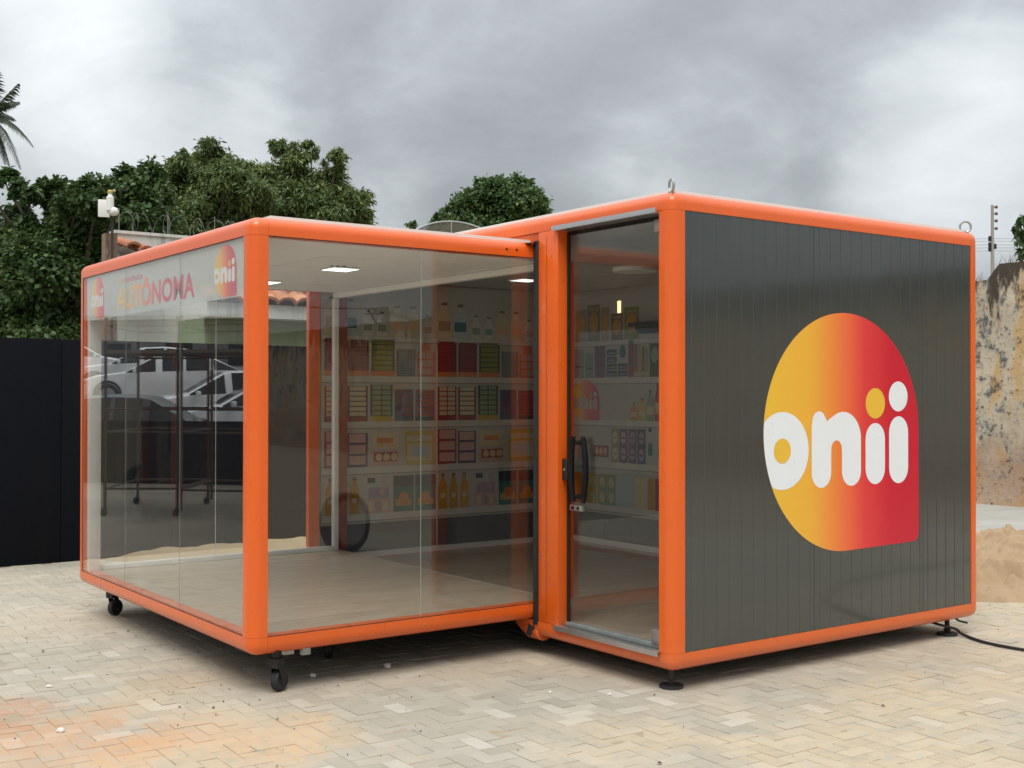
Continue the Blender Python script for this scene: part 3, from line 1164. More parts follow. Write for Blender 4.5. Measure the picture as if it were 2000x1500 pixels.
for k in range(6):
    c0 = UB + .08 + k * (UB1 - UB - .14) / 6
    c1 = UB + .08 + (k + 1) * (UB1 - UB - .14) / 6
    for j in range(3):
        d0 = VB + .07 + j * (VB1 - VB - .14) / 3
        d1 = VB + .07 + (j + 1) * (VB1 - VB - .14) / 3
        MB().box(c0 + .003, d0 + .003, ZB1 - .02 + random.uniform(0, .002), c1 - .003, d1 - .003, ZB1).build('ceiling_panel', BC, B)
r = MB().lathe([(0, 0), (.17, 0), (.175, .01), (.175, .03)], (6.17, 6.92, ZB1 - .05), n=32).build('ceiling_light', simple('unlit_diffuser', (.75, .75, .73), .4, var=.02), B, smooth=.5)
r = MB().box(5.93, 8.05, ZB1 - .03, 6.15, 8.27, ZB1 - .0215).build('ceiling_light', WHITE, B)
MB().box(5.945, 8.065, ZB1 - .0325, 6.135, 8.255, ZB1 - .0305).build('diffuser', m_lamp('lit_diffuser_cool', (.93, 1, .95), 1.1), r)
r = MB().box(7.195, 8.25, 2.33, 7.2025, 8.32, 2.47).build('wall_lamp', DARK_STEEL, B)
MB().box(7.190, 8.262, 2.345, 7.1945, 8.308, 2.455).build('diffuser', m_lamp('warm_lamp', (1, .70, .36), 1.3), r)
# wall-mounted till screen seen through the door
r = MB().box(7.06, 7.66, 2.20, 7.19, 8.02, 2.235).build('wall_shelf', BLACK_METAL, B, bevel=.004)
MB().prism([(7.1, 2.2), (7.19, 2.2), (7.19, 2.14), (7.15, 2.14)], 'y', 7.70, 7.98).build('bracket', BLACK_METAL, r)

# printed shelves: flat colour print on the rear and end walls
PR = {}


def ink(name, r_, g_, b_):
    if name not in PR:
        PR[name] = simple('print_' + name, srgb(r_, g_, b_, .72)[:3], .45, var=.06)
    return name


for a in (('white', 205, 203, 195), ('shelf', 226, 224, 216), ('line', 120, 116, 108), ('crimson', 178, 28, 66), ('red', 158, 52, 58), ('green', 140, 150, 58), ('dkgreen', 62, 74, 40),
          ('greyblue', 138, 156, 160), ('coral', 226, 118, 96), ('pink', 214, 140, 140), ('maroon', 96, 34, 36), ('cream', 228, 214, 180), ('yellow', 214, 186, 70), ('blue', 48, 104, 140),
          ('purple', 122, 66, 110), ('violet', 70, 50, 110), ('teal', 36, 122, 120), ('orange', 232, 140, 60), ('amber', 214, 156, 44), ('lilac', 178, 158, 186), ('rose', 222, 176, 168),
          ('navy', 44, 58, 80), ('paleblue', 196, 214, 218), ('sage', 150, 176, 140), ('tan', 176, 158, 120), ('brown', 128, 104, 66), ('peach', 240, 196, 150)):
    ink(*a)
PKEYS = list(PR)


class Print:
    def __init__(s, to3):
        s.m, s.to3, s.k = MB(), to3, 0

    def poly(s, pts, c, layer=1):
        s.m.cur = PKEYS.index(c)
        s.m.face([s.to3(x, z, layer * .0009) for x, z in pts])

    def rect(s, x0, x1, z0, z1, c, layer=1):
        s.poly([(x0, z0), (x1, z0), (x1, z1), (x0, z1)], c, layer)

    def disc(s, x, z, r, c, layer=2, rz=None):
        s.poly(ring(x, z, r, rz or r, 18), c, layer)

    def stack(s, x0, x1, z0, z1, edge, fill, n, layer=1, foot=None, mid=False):
        s.rect(x0, x1, z0, z1, edge, layer)
        zf = z0 + (z1 - z0) * (.14 if foot else .03)
        if foot:
            s.rect(x0, x1, z0, zf, foot, layer + 1)
        h = (z1 - zf) / n
        e = (x1 - x0) * .09
        for k in range(n):
            if mid:
                xm = (x0 + x1) / 2
                s.rect(x0 + e, xm - e * .3, zf + k * h + h * .14, zf + (k + 1) * h - h * .08, fill, layer + 1)
                s.rect(xm + e * .3, x1 - e, zf + k * h + h * .14, zf + (k + 1) * h - h * .08, fill, layer + 1)
            else:
                s.rect(x0 + e, x1 - e, zf + k * h + h * .14, zf + (k + 1) * h - h * .08, fill, layer + 1)

    def bottle(s, x, w, z0, z1, body, cap, label=None):
        h = z1 - z0
        s.poly([(x - w / 2, z0), (x + w / 2, z0), (x + w / 2, z0 + h * .62), (x + w * .24, z0 + h * .80), (x + w * .17, z0 + h * .93), (x - w * .17, z0 + h * .93), (x - w * .24, z0 + h * .80), (x - w / 2, z0 + h * .62)], body, 1)
        s.rect(x - w * .2, x + w * .2, z0 + h * .92, z1, cap, 2)
        if label:
            s.rect(x - w * .42, x + w * .42, z0 + h * .2, z0 + h * .48, label, 2)

    def build(s, parent):
        s.m.build('shelf_print', [PR[k] for k in PKEYS], parent)


def shelves(p, x0, x1):
    for zb, zt in ((2.055, 2.095), (1.702, 1.755), (1.312, 1.366), (.922, .978), (.523, .580)):
        p.rect(x0, x1, zb, zt, 'shelf', 1)
        p.rect(x0, x1, zb - .006, zb, 'line', 2)


RV = VB1 - .065
rear = MB().box(UB + WF + .02, RV - .012, .50, UB1 - .072, RV - .001, 2.56).build('mural_panel', PR['white'], B)
p = Print(lambda x, z, l: (x, RV - .0125 - l, z))
shelves(p, UB + WF + .03, UB1 - .075)
for o in (-1.117, 0, 1.117):
    def X(t):
        return 5.704 + o + t
    def ok(a, b):
        return X(a) > UB + WF + .03 and X(b) < UB1 - .08
    for k, (cx, w, h, body, cap, lab) in enumerate(((.07, .15, .32, 'cream', 'line', 'tan'), (.24, .15, .31, 'paleblue', 'line', 'teal'), (.41, .10, .22, 'shelf', 'line', 'sage'), (.55, .10, .21, 'shelf', 'line', 'sage'),
                                                    (.70, .14, .27, 'cream', 'line', 'peach'), (.86, .14, .27, 'cream', 'line', 'peach'), (1.01, .10, .20, 'shelf', 'line', 'rose'))):
        if ok(cx - w / 2, cx + w / 2):
            p.bottle(X(cx), w, 2.10, 2.10 + h, body, cap, lab)
    rows2 = ((0.0, .2, .315, 'maroon', 'crimson', 8, 'orange'), (.218, .42, .31, 'maroon', 'red', 8, 'orange'), (.445, .675, .315, 'dkgreen', 'green', 6, 'orange'), (.695, .885, .24, 'line', 'greyblue', 11, None), (.90, 1.085, .22, 'coral', 'rose', 3, None))
    for a, b, h, e, f, n, ft_ in rows2:
        if ok(a, b):
            p.stack(X(a), X(b), 1.757, 1.757 + h, e, f, n, 1, ft_, f == 'rose')
    if ok(.96, 1.04):
        p.rect(X(.945), X(1.045), 1.98, 2.05, 'coral', 1)
    rows3 = ((0.0, .2, .30, 'crimson', 'cream', 6, 'red', True), (.218, .41, .30, 'maroon', 'cream', 6, 'red', False), (.435, .655, .315, 'dkgreen', 'sage', 6, 'yellow', True), (.675, .865, .275, 'blue', 'purple', 6, 'blue', False), (.885, 1.085, .27, 'blue', 'crimson', 6, 'navy', False))
    for a, b, h, e, f, n, ft_, md in rows3:
        if ok(a, b):
            p.stack(X(a), X(b), 1.368, 1.368 + h, e, f, n, 1, ft_, md)
    rows4 = ((0.0, .2, .31, 'red', 'rose', 3, 'rose'), (.215, .41, .29, 'violet', 'rose', 3, None))
    for a, b, h, e, f, n, ft_ in rows4:
        if ok(a, b):
            p.stack(X(a), X(b), .980, .980 + h, e, f, n, 1, None)
    if ok(.43, .73):
        p.rect(X(.45), X(.72), .985, 1.12, 'rose', 1)
        p.rect(X(.47), X(.70), 1.02, 1.10, 'red', 2)
        for j in range(3):
            p.disc(X(.52 + j * .075), 1.06, .033, 'peach', 3)
        p.rect(X(.50), X(.66), 1.18, 1.225, 'orange', 2)
        p.rect(X(.46), X(.71), 1.135, 1.27, 'cream', 1)
        for j in range(4):
            p.rect(X(.475 + j * .058), X(.52 + j * .058), 1.145, 1.17, 'peach', 2)
    if ok(.77, 1.08):
        p.rect(X(.78), X(1.08), .982, 1.28, 'yellow', 1)
        p.rect(X(.80), X(1.06), 1.02, 1.24, 'cream', 2)
        p.rect(X(.84), X(1.02), 1.06, 1.14, 'paleblue', 3)
        p.rect(X(.80), X(1.06), 1.17, 1.19, 'yellow', 3)
    for j in range(3):
        cx = .055 + j * .115
        if ok(cx - .05, cx + .05):
            p.bottle(X(cx), .092, .582, .895, 'amber', 'brown', None)
            p.disc(X(cx), .70, .025, 'cream', 3)
    if ok(.40, .66):
        p.rect(X(.40), X(.64), .582, .70, 'rose', 1)
        p.rect(X(.42), X(.62), .705, .80, 'lilac', 1)
        p.rect(X(.41), X(.485), .84, .885, 'navy', 1)
        p.disc(X(.56), .76, .03, 'rose', 3)
        for j in range(3):
            p.rect(X(.505 + j * .05), X(.545 + j * .05), .815, .89, ('paleblue', 'rose', 'paleblue')[j], 1)
            p.rect(X(.42 + j * .07), X(.47 + j * .07), .60, .68, ('cream', 'lilac', 'cream')[j], 2)
    for a, b, top in ((.665, .87, 'teal'), (.885, 1.095, 'teal')):
        if ok(a, b):
            p.rect(X(a), X(b), .582, .895, 'teal', 1)
            p.rect(X(a), X(b), .80, .89, 'navy', 2)
            p.rect(X(a) + .02, X(b) - .02, .63, .69, 'amber', 2)
            p.disc(X((a + b) / 2), .70, .05, 'orange', 3)
p.build(rear)
MB().box(5.693, RV - .016, ZB0, 5.701, RV - .0125, 2.0).build('wall_joint', WHITE, B)
MB().box(UB + WF + .02, RV - .012, ZB0 + .05, UB1 - .072, RV - .001, .499).build('plinth', DARKPLINTH, B)
MB().box(UB + WF + .02, RV - .02, ZB0, UB1 - .075, RV - .001, ZB0 + .048).build('skirting', WHITE, B)

EU = UB1 - .055
endp = MB().box(EU - .012, VB + .08, .50, EU - .001, RV - .03, 2.56).build('mural_panel', PR['white'], B)
p = Print(lambda x, z, l: (EU - .0125 - l, x, z))
shelves(p, VB + .1, RV - .04)
for (b, a), h, c in (((8.919, 8.753), .30, 'tan'), ((8.738, 8.555), .34, 'brown'), ((8.54, 8.421), .31, 'tan'), ((8.397, 8.231), .24, 'brown'), ((8.216, 8.016), .29, 'green')):
    p.rect(a, b, 2.10, 2.10 + h, c, 1)
    p.disc((a + b) / 2, 2.10 + h * .5, (b - a) * .33, 'amber', 2, h * .3)
    p.rect(a + .02, b - .02, 2.10 + h * .82, 2.10 + h * .92, 'tan', 3)
for (b, a), h, c in (((8.93, 8.79), .27, 'greyblue'), ((8.77, 8.649), .23, 'greyblue'), ((8.633, 8.481), .30, 'purple'), ((8.158, 8.084), .33, 'red')):
    p.rect(a, b, 1.757, 1.757 + h, c, 1)
    p.rect(a + .01, b - .01, 1.757 + h * .35, 1.757 + h * .42, 'navy', 2)
for (b, a) in ((8.462, 8.318), (8.304, 8.167)):
    for j in range(4):
        if j == 2 and b < 8.31:
            p.disc((a + b) / 2, 1.99, .045, 'teal', 2, .06)
        if j < 2 or b > 8.31:
            p.rect(a, b, 1.765 + j * .065, 1.82 + j * .065, 'navy', 1)
            p.rect(a + .02, b - .02, 1.782 + j * .065, 1.79 + j * .065, 'paleblue', 2)
for j in range(4):
    p.rect(8.075 - j * .048 - .04, 8.075 - j * .048, 1.757, 2.05 - .01 * j, ('brown', 'amber', 'brown', 'tan')[j], 1)
    p.rect(8.068 - j * .048 - .03, 8.068 - j * .048, 1.77, 1.80, 'cream', 2)
p.rect(7.744, 7.876, 1.757, 2.06, 'dkgreen', 1)
p.disc(7.81, 1.95, .045, 'sage', 2, .07)
for cx, h, c in ((8.08, .16, 'orange'), (7.975, .20, 'yellow'), (7.865, .27, 'sage')):
    p.bottle(cx, .1, 1.368, 1.368 + h, c, 'brown', 'cream')
p.bottle(7.77, .075, 1.368, 1.70, 'crimson', 'maroon', 'cream')
p.rect(8.432, 8.649, 1.02, 1.13, 'red', 1)
for j in range(3):
    p.disc(8.60 - j * .06, 1.075, .025, 'peach', 2, .035)
for (b, a), c, c2 in (((8.394, 8.289), 'tan', 'cream'), ((8.283, 8.167), 'purple', 'rose'), ((8.158, 8.047), 'purple', 'lilac'), ((8.038, 7.926), 'violet', 'lilac')):
    p.rect(a, b, .98, 1.29, c, 1)
    for zz in (1.06, 1.21):
        p.disc((a + b) / 2, zz, .036, c2, 2, .055)
        p.rect(a + .025, b - .025, zz - .012, zz + .006, c, 3)
p.rect(7.84, 7.894, 1.06, 1.17, 'teal', 1)
p.rect(7.85, 7.89, 1.27, 1.305, 'navy', 1)
p.rect(7.72, 7.76, 1.05, 1.14, 'teal', 1)
for (b, a), c in (((8.933, 8.728), 'orange'), ((8.728, 8.60), 'yellow'), ((8.589, 8.452), 'sage'), ((8.448, 8.336), 'sage'), ((8.327, 8.102), 'paleblue'), ((7.894, 7.805), 'amber'), ((7.802, 7.744), 'red'), ((8.084, 7.912), 'cream')):
    p.rect(a, b, .582, .86, c, 1)
    for zz in (.65, .79):
        if c in ('sage', 'yellow'):
            p.disc((a + b) / 2, zz, .04, 'cream', 2, .05)
r = endp
p.build(r)
add_mark(B, lambda x, y, l: (EU - .017 - l, 8.765 - x * .205, 1.545 + y * .19), .0008, m_gradient('inner_mark_gradient', 1, 8.97, 8.56), PR['white'], PR['yellow'])
MB().box(EU - .012, VB + .08, ZB0 + .05, EU - .001, RV - .03, .499).build('plinth', DARKPLINTH, B)
for v in (8.49, 8.12, 7.72, 7.3):
    MB().box(EU - .0135, v - .002, ZB0 + .05, EU - .0115, v + .002, .42).build('plinth_joint', BLACK_METAL, B)
MB().box(EU - .02, VB + .08, ZB0, EU - .001, RV - .021, ZB0 + .048).build('skirting', WHITE, B)
MB().box(EU - .03, RV - .035, ZB0, EU - .001, RV - .0205, 2.56).build('corner_trim', WHITE, B)

# glass door
DV0, DV1 = VB + WF, VPOST0
door = pane_v(B, DV0 + .006, DV1 - .006, UB + .078, ZB0 + .012, ZB1 - .012, GLASS_DOOR, 'door')
for m_, nm in ((MB().box(UB + .068, DV0 + .006, ZB1 - .10, UB + .098, DV0 + .115, ZB1 - .03), 'hinge'), (MB().box(UB + .055, DV0 + .006, ZB0 + .018, UB + .096, DV0 + .12, ZB0 + .10), 'hinge'),
               (MB().box(UB + .068, DV1 - .15, .905, UB + .096, DV1 - .03, .94), 'lock_plate')):
    m_.build(nm, STEEL, door, bevel=.003)
for vv in (DV1 - .06, DV1 - .11):
    MB().lathe([(0, .004), (.011, .004), (.011, 0)], (UB + .068, vv, .922), (-1, 0, 0), 12).build('lock_bolt', BLACK_METAL, door)


def handle(vc, u_out):
    m = MB()
    zc_, hh = 1.155, .235
    arc = [(u_out, vc + .045 * 0, 0)]
    path = []
    for k in range(15):
        f = k / 14 * 2 - 1
        path.append((u_out - .018 * (1 - f * f), vc, zc_ + f * hh * .98))
    m.tube(path, .0135, 10)
    for f in (-.80, .80):
        m.tube([(u_out - .01, vc, zc_ + f * hh), (UB + .078, vc, zc_ + f * hh)], .011, 8)
    return m


for vc, uo in ((DV1 - .125, UB + .02),):
    # a bow handle outside and its twin inside, seen through the pane
    m = MB()
    for sgn, vb in ((1, DV1 - .085), (-1, DV1 - .185)):
        path = []
        for k in range(17):
            f = k / 16 * 2 - 1
            path.append((UB + .045 if sgn > 0 else UB + .055, vb + sgn * .022 * (1 - f * f) - sgn * .01, 1.155 + f * .195))
        m.tube(path, [.013 + .006 * (1 - (k / 8 - 1) ** 2) for k in range(17)], 10)
    for f in (-.16, .16):
        m.tube([(UB + .05, DV1 - .09, 1.155 + f), (UB + .05, DV1 - .18, 1.155 + f)], .012, 8)
        m.tube([(UB + .05, DV1 - .135, 1.155 + f), (UB + .085, DV1 - .135, 1.155 + f)], .014, 8)
    m.build('handle', simple('black_plastic', (.006, .006, .007), .5, spec=.2), door, smooth=.7)
lk = MB().box(UB + .03, DV1 - .055, 1.085, UB + .075, DV1 - .002, 1.215).build('lock', BLACK_METAL, B, bevel=.006)
MB().lathe([(0, .003), (.008, .003), (.008, 0)], (UB + .03, DV1 - .028, 1.15), (-1, 0, 0), 12).build('keyhole', STEEL, lk)
# drip profile above and track below the door
MB().box(UB - .028, DV0 - .001, ZB1 - .012, UB + .075, DV1 + .026, ZB1 - .006).box(UB - .030, DV0 - .001, ZB1 - .006, UB - .026, DV1 + .026, ZB1 + .016).build('drip_profile', ALU, B)
MB().box(UB + .078, DV0, ZB1 - .035, UB + .094, DV1, ZB1 - .011).build('door_head', DARK_STEEL, B)
MB().box(UB - .022, DV0 - .012, ZB0 - .001, UB + .015, DV1 + .012, ZB0 + .007).box(UB - .024, DV0 - .012, ZB0 - .022, UB - .020, DV1 + .012, ZB0 + .006).build('threshold', ALU, B)
MB().box(UB + .015, DV0, ZB0 - .001, UB + .075, DV1, ZB0 + .003).build('track', simple('track_grime', (.10, .105, .10), .6, .4, var=.5, vscale=30), B)
MB().box(UB + .06, DV0, ZB0 + .0035, UB + .105, DV1, ZB0 + .02).build('sill', simple('sill_grey', (.33, .36, .35), .5, .4, var=.3, vscale=20), B)
for vv in (DV1 - .004, DV1 - .012):
    MB().box(UB + .07, vv - .002, ZB0 + .01, UB + .09, vv + .001, ZB1 - .02).build('door_seal', DARK_STEEL, B)


# lifting eyes and levelling feet
def eye(u, v, ang):
    c = Vector((u, v, ZTB + .036))
    d = Vector((math.cos(ang), math.sin(ang), 0))
    m = MB()
    path = [c + d * (.036 * math.cos(t)) + Vector((0, 0, .036 * math.sin(t))) for t in np.linspace(-math.pi / 2, 1.5 * math.pi, 29)]
    m.tube(path, .0075, 8, cap=False)
    m.lathe([(0, -.005), (.018, -.005), (.018, .006), (.01, .01), (0, .01)], (u, v, ZTB - .004), n=14)
    m.build('lifting_eye', STEEL, B, smooth=.6)


eye(UB + .055, VB + .06, math.radians(66))
eye(UB1 - .075, VB + .055, math.radians(-40))
eye(UB1 - .06, VB1 - .06, .3)
eye(UB + .06, VB1 - .06, .3)


def foot(u, v):
    m = MB().lathe([(0, .020), (.016, .020), (.016, ZBB + .03)], (u, v, 0), n=12)
    m.lathe([(0, .030), (.024, .030), (.024, .044), (0, .044)], (u, v, 0), n=6)
    f_ = m.build('levelling_foot', DARK_STEEL, B, smooth=.5)
    MB().lathe([(0, 0), (.062, 0), (.068, .006), (.066, .016), (.03, .022), (0, .022)], (u, v, 0), n=28).build('foot_plate', BLACK_RUB, f_, smooth=.5)


foot(UB + .115, VB + .125)
foot(UB1 - .215, VB + .105)
foot(UB1 - .2, VB1 - .2)
foot(UB + .25, VB1 - .15)
MB().tube([(UB1 - .19, VB + .10, ZBB + .02), (UB1 - .15, VB + .06, ZBB - .02), (UB1 - .10, VB + .03, ZBB - .035)], .007, 8).build('jack_handle', BLACK_METAL, B)

# supply cable from under the grey module
cab = [(UB1 - .30, VB + .25, .10), (UB1 - .33, VB + .10, .085), (UB1 - .22, VB + .04, .05), (7.08, 4.70, .016), (6.99, 4.50, .011), (6.97, 4.30, .011), (7.0, 4.12, .011), (7.12, 3.75, .011), (7.5, 3.2, .011), (8.6, 2.7, .011), (10.4, 2.6, .011), (12.6, 2.3, .011), (15.85, 2.5, .011)]
cc = []
for k in range(len(cab) - 1):
    a, b = Vector(cab[k]), Vector(cab[k + 1])
    p0, p3 = Vector(cab[max(0, k - 1)]), Vector(cab[min(len(cab) - 1, k + 2)])
    for j in range(6):
        t = j / 6
        cc.append(.5 * ((2 * a) + (b - p0) * t + (2 * p0 - 5 * a + 4 * b - p3) * t * t + (3 * a - p0 - 3 * b + p3) * t ** 3))
tag(MB().tube(cc, .0095, 8).build('power_cable', BLACK_RUB, smooth=1.0), 'black power cable running from under the grey module across the paving', 'cable')

# ------------------------------------------------------------------ hoarding, houses and walls behind the kiosk
HV = 11.75
hb = thing('hoarding', 'tall black panel hoarding behind the glass pavilion', 'fence', (2.4, HV, 0))
HOARD = m_stained('black_hoarding', (.0075, .0085, .0115), (.02, .019, .017), amount=.35, rough=.9, spec=.08)
us = [2.32, 3.20, 4.28, 5.36, 6.44, 7.52, 8.6]
for a, b in zip(us[:-1], us[1:]):
    z1 = 2.12 + random.uniform(-.006, .006)
    MB().box(a + .002, HV + random.uniform(-.004, .004), .0, b - .002, HV + .03, z1).build('hoarding_panel', HOARD, hb, bevel=.003)
for a in us:
    MB().box(a - .03, HV + .034, 0, a + .03, HV + .10, 2.05).build('hoarding_post', RUST, hb)

# old dark wall with green upper part, white fascia and clay tiled roof
GV = 14.0
gh = thing('green_house', 'low green walled house with white fascia and mossy clay tile roof behind the hoarding', 'house', (5.5, GV, 0))
GREENW = m_stained('green_render', (.27, .33, .21), (.10, .12, .08), amount=.5)
WHITEW = m_stained('white_render', (.62, .62, .58), (.17, .16, .14), amount=.55)
MB().box(5.50, GV, 0, 13.0, GV + .9, 2.53).build('wall', GREENW, gh)
MB().box(5.42, GV - .34, 2.53, 13.05, GV - .28, 2.70).box(5.42, GV - .28, 2.53, 13.0, GV + .0, 2.56).build('fascia', WHITEW, gh)
# clay tiles: rows of half round tiles climbing from the eave
TILE = m_tile()
tm = MB()
TW, TL = .235, .40
arcp = [(TW * .56 * math.cos(t), TW * .40 * math.sin(t)) for t in np.linspace(0, math.pi, 7)]
arcq = [(x * .86, z * .86 - .012) for x, z in arcp]
vs_ = [(x, 0, z + .012) for x, z in arcp] + [(x * .86, TL, z * .9) for x, z in arcp] + [(x, 0, z) for x, z in arcq] + [(x * .86, TL, z) for x, z in arcq]
fs = [(i, i + 1, 8 + i, 7 + i) for i in range(6)] + [(i, 14 + i, 15 + i, i + 1) for i in range(6)] + [(14 + i, 21 + i, 22 + i, 15 + i) for i in range(6)]
tile_me = MB().add(vs_, fs).mesh('roof_tile', mats=[TILE], smooth=.9)
pitch = math.radians(27)
tiles_left = MB()
nt = 0
for r_ in range(5):
    y = GV - .40 + r_ * .30 * math.cos(pitch)
    z = 2.70 + r_ * .30 * math.sin(pitch)
    for c_ in range(31):
        x = 5.46 + c_ * TW + random.uniform(-.008, .008)
        if c_ < 12 and r_ < 9:
            child('roof_tile', tile_me, gh, Vector((x, y + random.uniform(-.015, .015), z)) - gh.location, (pitch + random.gauss(0, .02), random.gauss(0, .03), random.gauss(0, .03)))
            nt += 1
        else:
            R_ = Matrix.Rotation(pitch, 3, 'X')
            tiles_left.add([R_ @ Vector(v) + Vector((x, y, z)) for v in vs_], fs)
tag(tiles_left.build('roof_tile_field', TILE, gh), kind='stuff')
MB().obox((9.2, GV + .33, 2.99), (3.75, 0, 0), (0, .72 * math.cos(pitch), .72 * math.sin(pitch)), (0, -.01, .015)).build('roof_deck', simple('roof_deck_wood', (.11, .08, .06), .9), gh)

# white house with parapet, further back, and its lean-to roof
wv = 19.1
p0 = at(225, 455, 19.0)
wh = thing('white_parapet', 'white plastered parapet wall rising behind the glass pavilion at the left', 'wall', (p0.x, wv, 0))
MB().box(p0.x, wv, 0, p0.x + 5.5, wv + .2, p0.z).build('wall', WHITEW, wh)
MB().box(p0.x - .01, wv - .03, p0.z + .002, p0.x + 5.5, wv + .25, p0.z + .05).build('coping', WHITEW, wh)
lt = at(222, 470, 18.3)
for k in range(3):
    for j in range(3):
        child('roof_tile', tile_me, wh, Vector((lt.x + .24 + k * .2, wv - .95 + j * .27, lt.z - .12 + j * .05 - k * .05)) - wh.location, (.28, random.gauss(0, .04), .2))
MB().prism([(wv - .5, lt.z - .75), (wv - .02, lt.z - .75), (wv - .02, lt.z - .10), (wv - .5, lt.z - .22)], 'x', lt.x + .16, lt.x + .8).build('lean_to', simple('lean_to_render', (.42, .38, .32), .9, var=.3), wh)
pl = at(214, 457, 18.2)
MB().box(pl.x - .09, pl.y - .09, 0, pl.x + .09, pl.y + .09, pl.z).build('chimney', simple('bare_brick', (.26, .17, .12), .95, var=.5, vscale=20, bump=.6), wh)
# coils of razor wire on top of the parapet
cw = MB()
path = []
x0_, x1_ = p0.x + .1, p0.x + 2.6
turns = 13
for k in range(turns * 14 + 1):
    t = k / 14 * 2 * math.pi
    x = x0_ + (x1_ - x0_) * k / (turns * 14)
    path.append((x + .10 * math.sin(t * .37), wv + .1 + .17 * math.cos(t), p0.z + .21 + .16 * math.sin(t)))
cw.tube(path, .0032, 4)
for k in range(4):
    cw.tube([(x0_ + k * .8, wv + .1, p0.z + .04), (x0_ + k * .8, wv + .1, p0.z + .42)], .008, 5)
tag(cw.build('razor_wire', simple('weathered_wire', (.20, .20, .19), .6, .4)), 'thin coils of razor wire along the white parapet', 'wire fence')

# mast with aerials beside the chimney
mp = at(219, 445, 18.0)
mast = thing('aerial_mast', 'thin pole carrying a white panel aerial, white drum and ball-tipped rod', 'antenna', (mp.x, mp.y, 0))
zt = at(219, 395, 18.0).z
MB().tube([(mp.x, mp.y, 0), (mp.x, mp.y, zt)], .022, 8).build('pole', RUST, mast)
q_ = at(203, 407, 17.9)
MB().obox(q_, Vector((ca, -sa, -.05)) * .085, Vector((0, 0, .13)), Vector((sa, ca, 0)) * .015).build('panel_aerial', WHITE, mast, bevel=.004)
MB().tube([q_, (mp.x, mp.y, zt - .15)], .012, 6).build('aerial_arm', STEEL, mast)
c_ = at(215, 402, 17.9)
dm = MB().lathe([(0, 0), (.055, 0), (.055, .20), (.03, .22), (.03, .25), (0, .25)], c_ - Vector((0, 0, .07)), n=14).build('drum_aerial', WHITE, mast, smooth=.5)
MB().lathe([(0, 0), (.035, 0), (.038, .03), (.028, .045), (0, .045)], c_ + Vector((0, 0, .19)), n=12).build('cap', simple('yellow_cap', (.55, .42, .10), .5), dm)
b_ = at(223, 373, 18.0)
MB().tube([(mp.x + .03, mp.y, zt - .25), (b_.x, b_.y, b_.z)], .012, 6).build('rod', RUST, mast)
MB().lathe([(.001, -.026), (.018, -.018), (.026, 0), (.018, .018), (.001, .026)], b_, n=10).build('rod_tip', simple('tan_ball', (.45, .32, .2), .6), mast, smooth=1.0)
e_ = at(222, 413, 17.92)
MB().lathe([(.001, -.07), (.055, -.05), (.075, 0), (.055, .05), (.001, .07)], e_, n=14).build('dome_aerial', WHITE, mast, smooth=1.0)
MB().tube([(mp.x, mp.y - .01, zt - .2), (mp.x - .08, mp.y - .03, zt - .5), (mp.x - .05, mp.y - .02, zt - .75), (mp.x - .1, mp.y, zt - 1.0)], .006, 5).build('lead', BLACK_RUB, mast)

# satellite dish: mesh bowl on a mast behind the roofs
dc = at(893, 528, 16.0)
dish = thing('satellite_dish', 'large brown mesh satellite dish showing above the roof in front of the round tree', 'satellite dish', (dc.x, dc.y, 0))
MESHM = m_film('dish_mesh', (.13, .12, .09), .72)
R0 = .83
face = (Vector((-sa * .8 + .2, -ca * .8, .42))).normalized()
e1 = face.orthogonal().normalized()
e2 = face.cross(e1)
m = MB()
nr, na = 5, 32
def dpt(r, a, off=0.0):
    return dc + (e1 * math.cos(a) + e2 * math.sin(a)) * (r * R0) + face * ((r * r - 1) * .26 + off)
vs2 = [dpt((i + .02) / nr, 2 * math.pi * k / na) for i in range(nr + 1) for k in range(na)]
m.add(vs2, [(i * na + k, i * na + (k + 1) % na, (i + 1) * na + (k + 1) % na, (i + 1) * na + k) for i in range(nr) for k in range(na)])
m.build('bowl', MESHM, dish, smooth=1.0)
MB().tube([dpt(1.0, 2 * math.pi * k / 48) for k in range(49)], .014, 6, cap=False).build('rim', STEEL, dish, smooth=1.0)
for k in range(12):
    MB().tube([dpt(r, 2 * math.pi * k / 12 + .1, .006) for r in (.08, .3, .55, .8, 1.0)], .010, 5).build('rib', STEEL, dish)
MB().tube([(dc.x, dc.y, 0), (dc.x, dc.y, dc.z - .25), tuple(dc - face * .27)], .05, 10).build('pole', STEEL, dish)

# ------------------------------------------------------------------ the long mouldy wall on the right
WU = 16.0


def wall_top(v):
    base = 3.52
    if v > 10.02:
        base -= min(1, (v - 10.02) / .2) * .22
    return base + (.05 if v < 9.3 else .02) * mnoise.fractal(Vector((v * .9, 4, 0)), 1, 2, 4) + .03 * mnoise.noise(Vector((v * 6, 1, 0)))


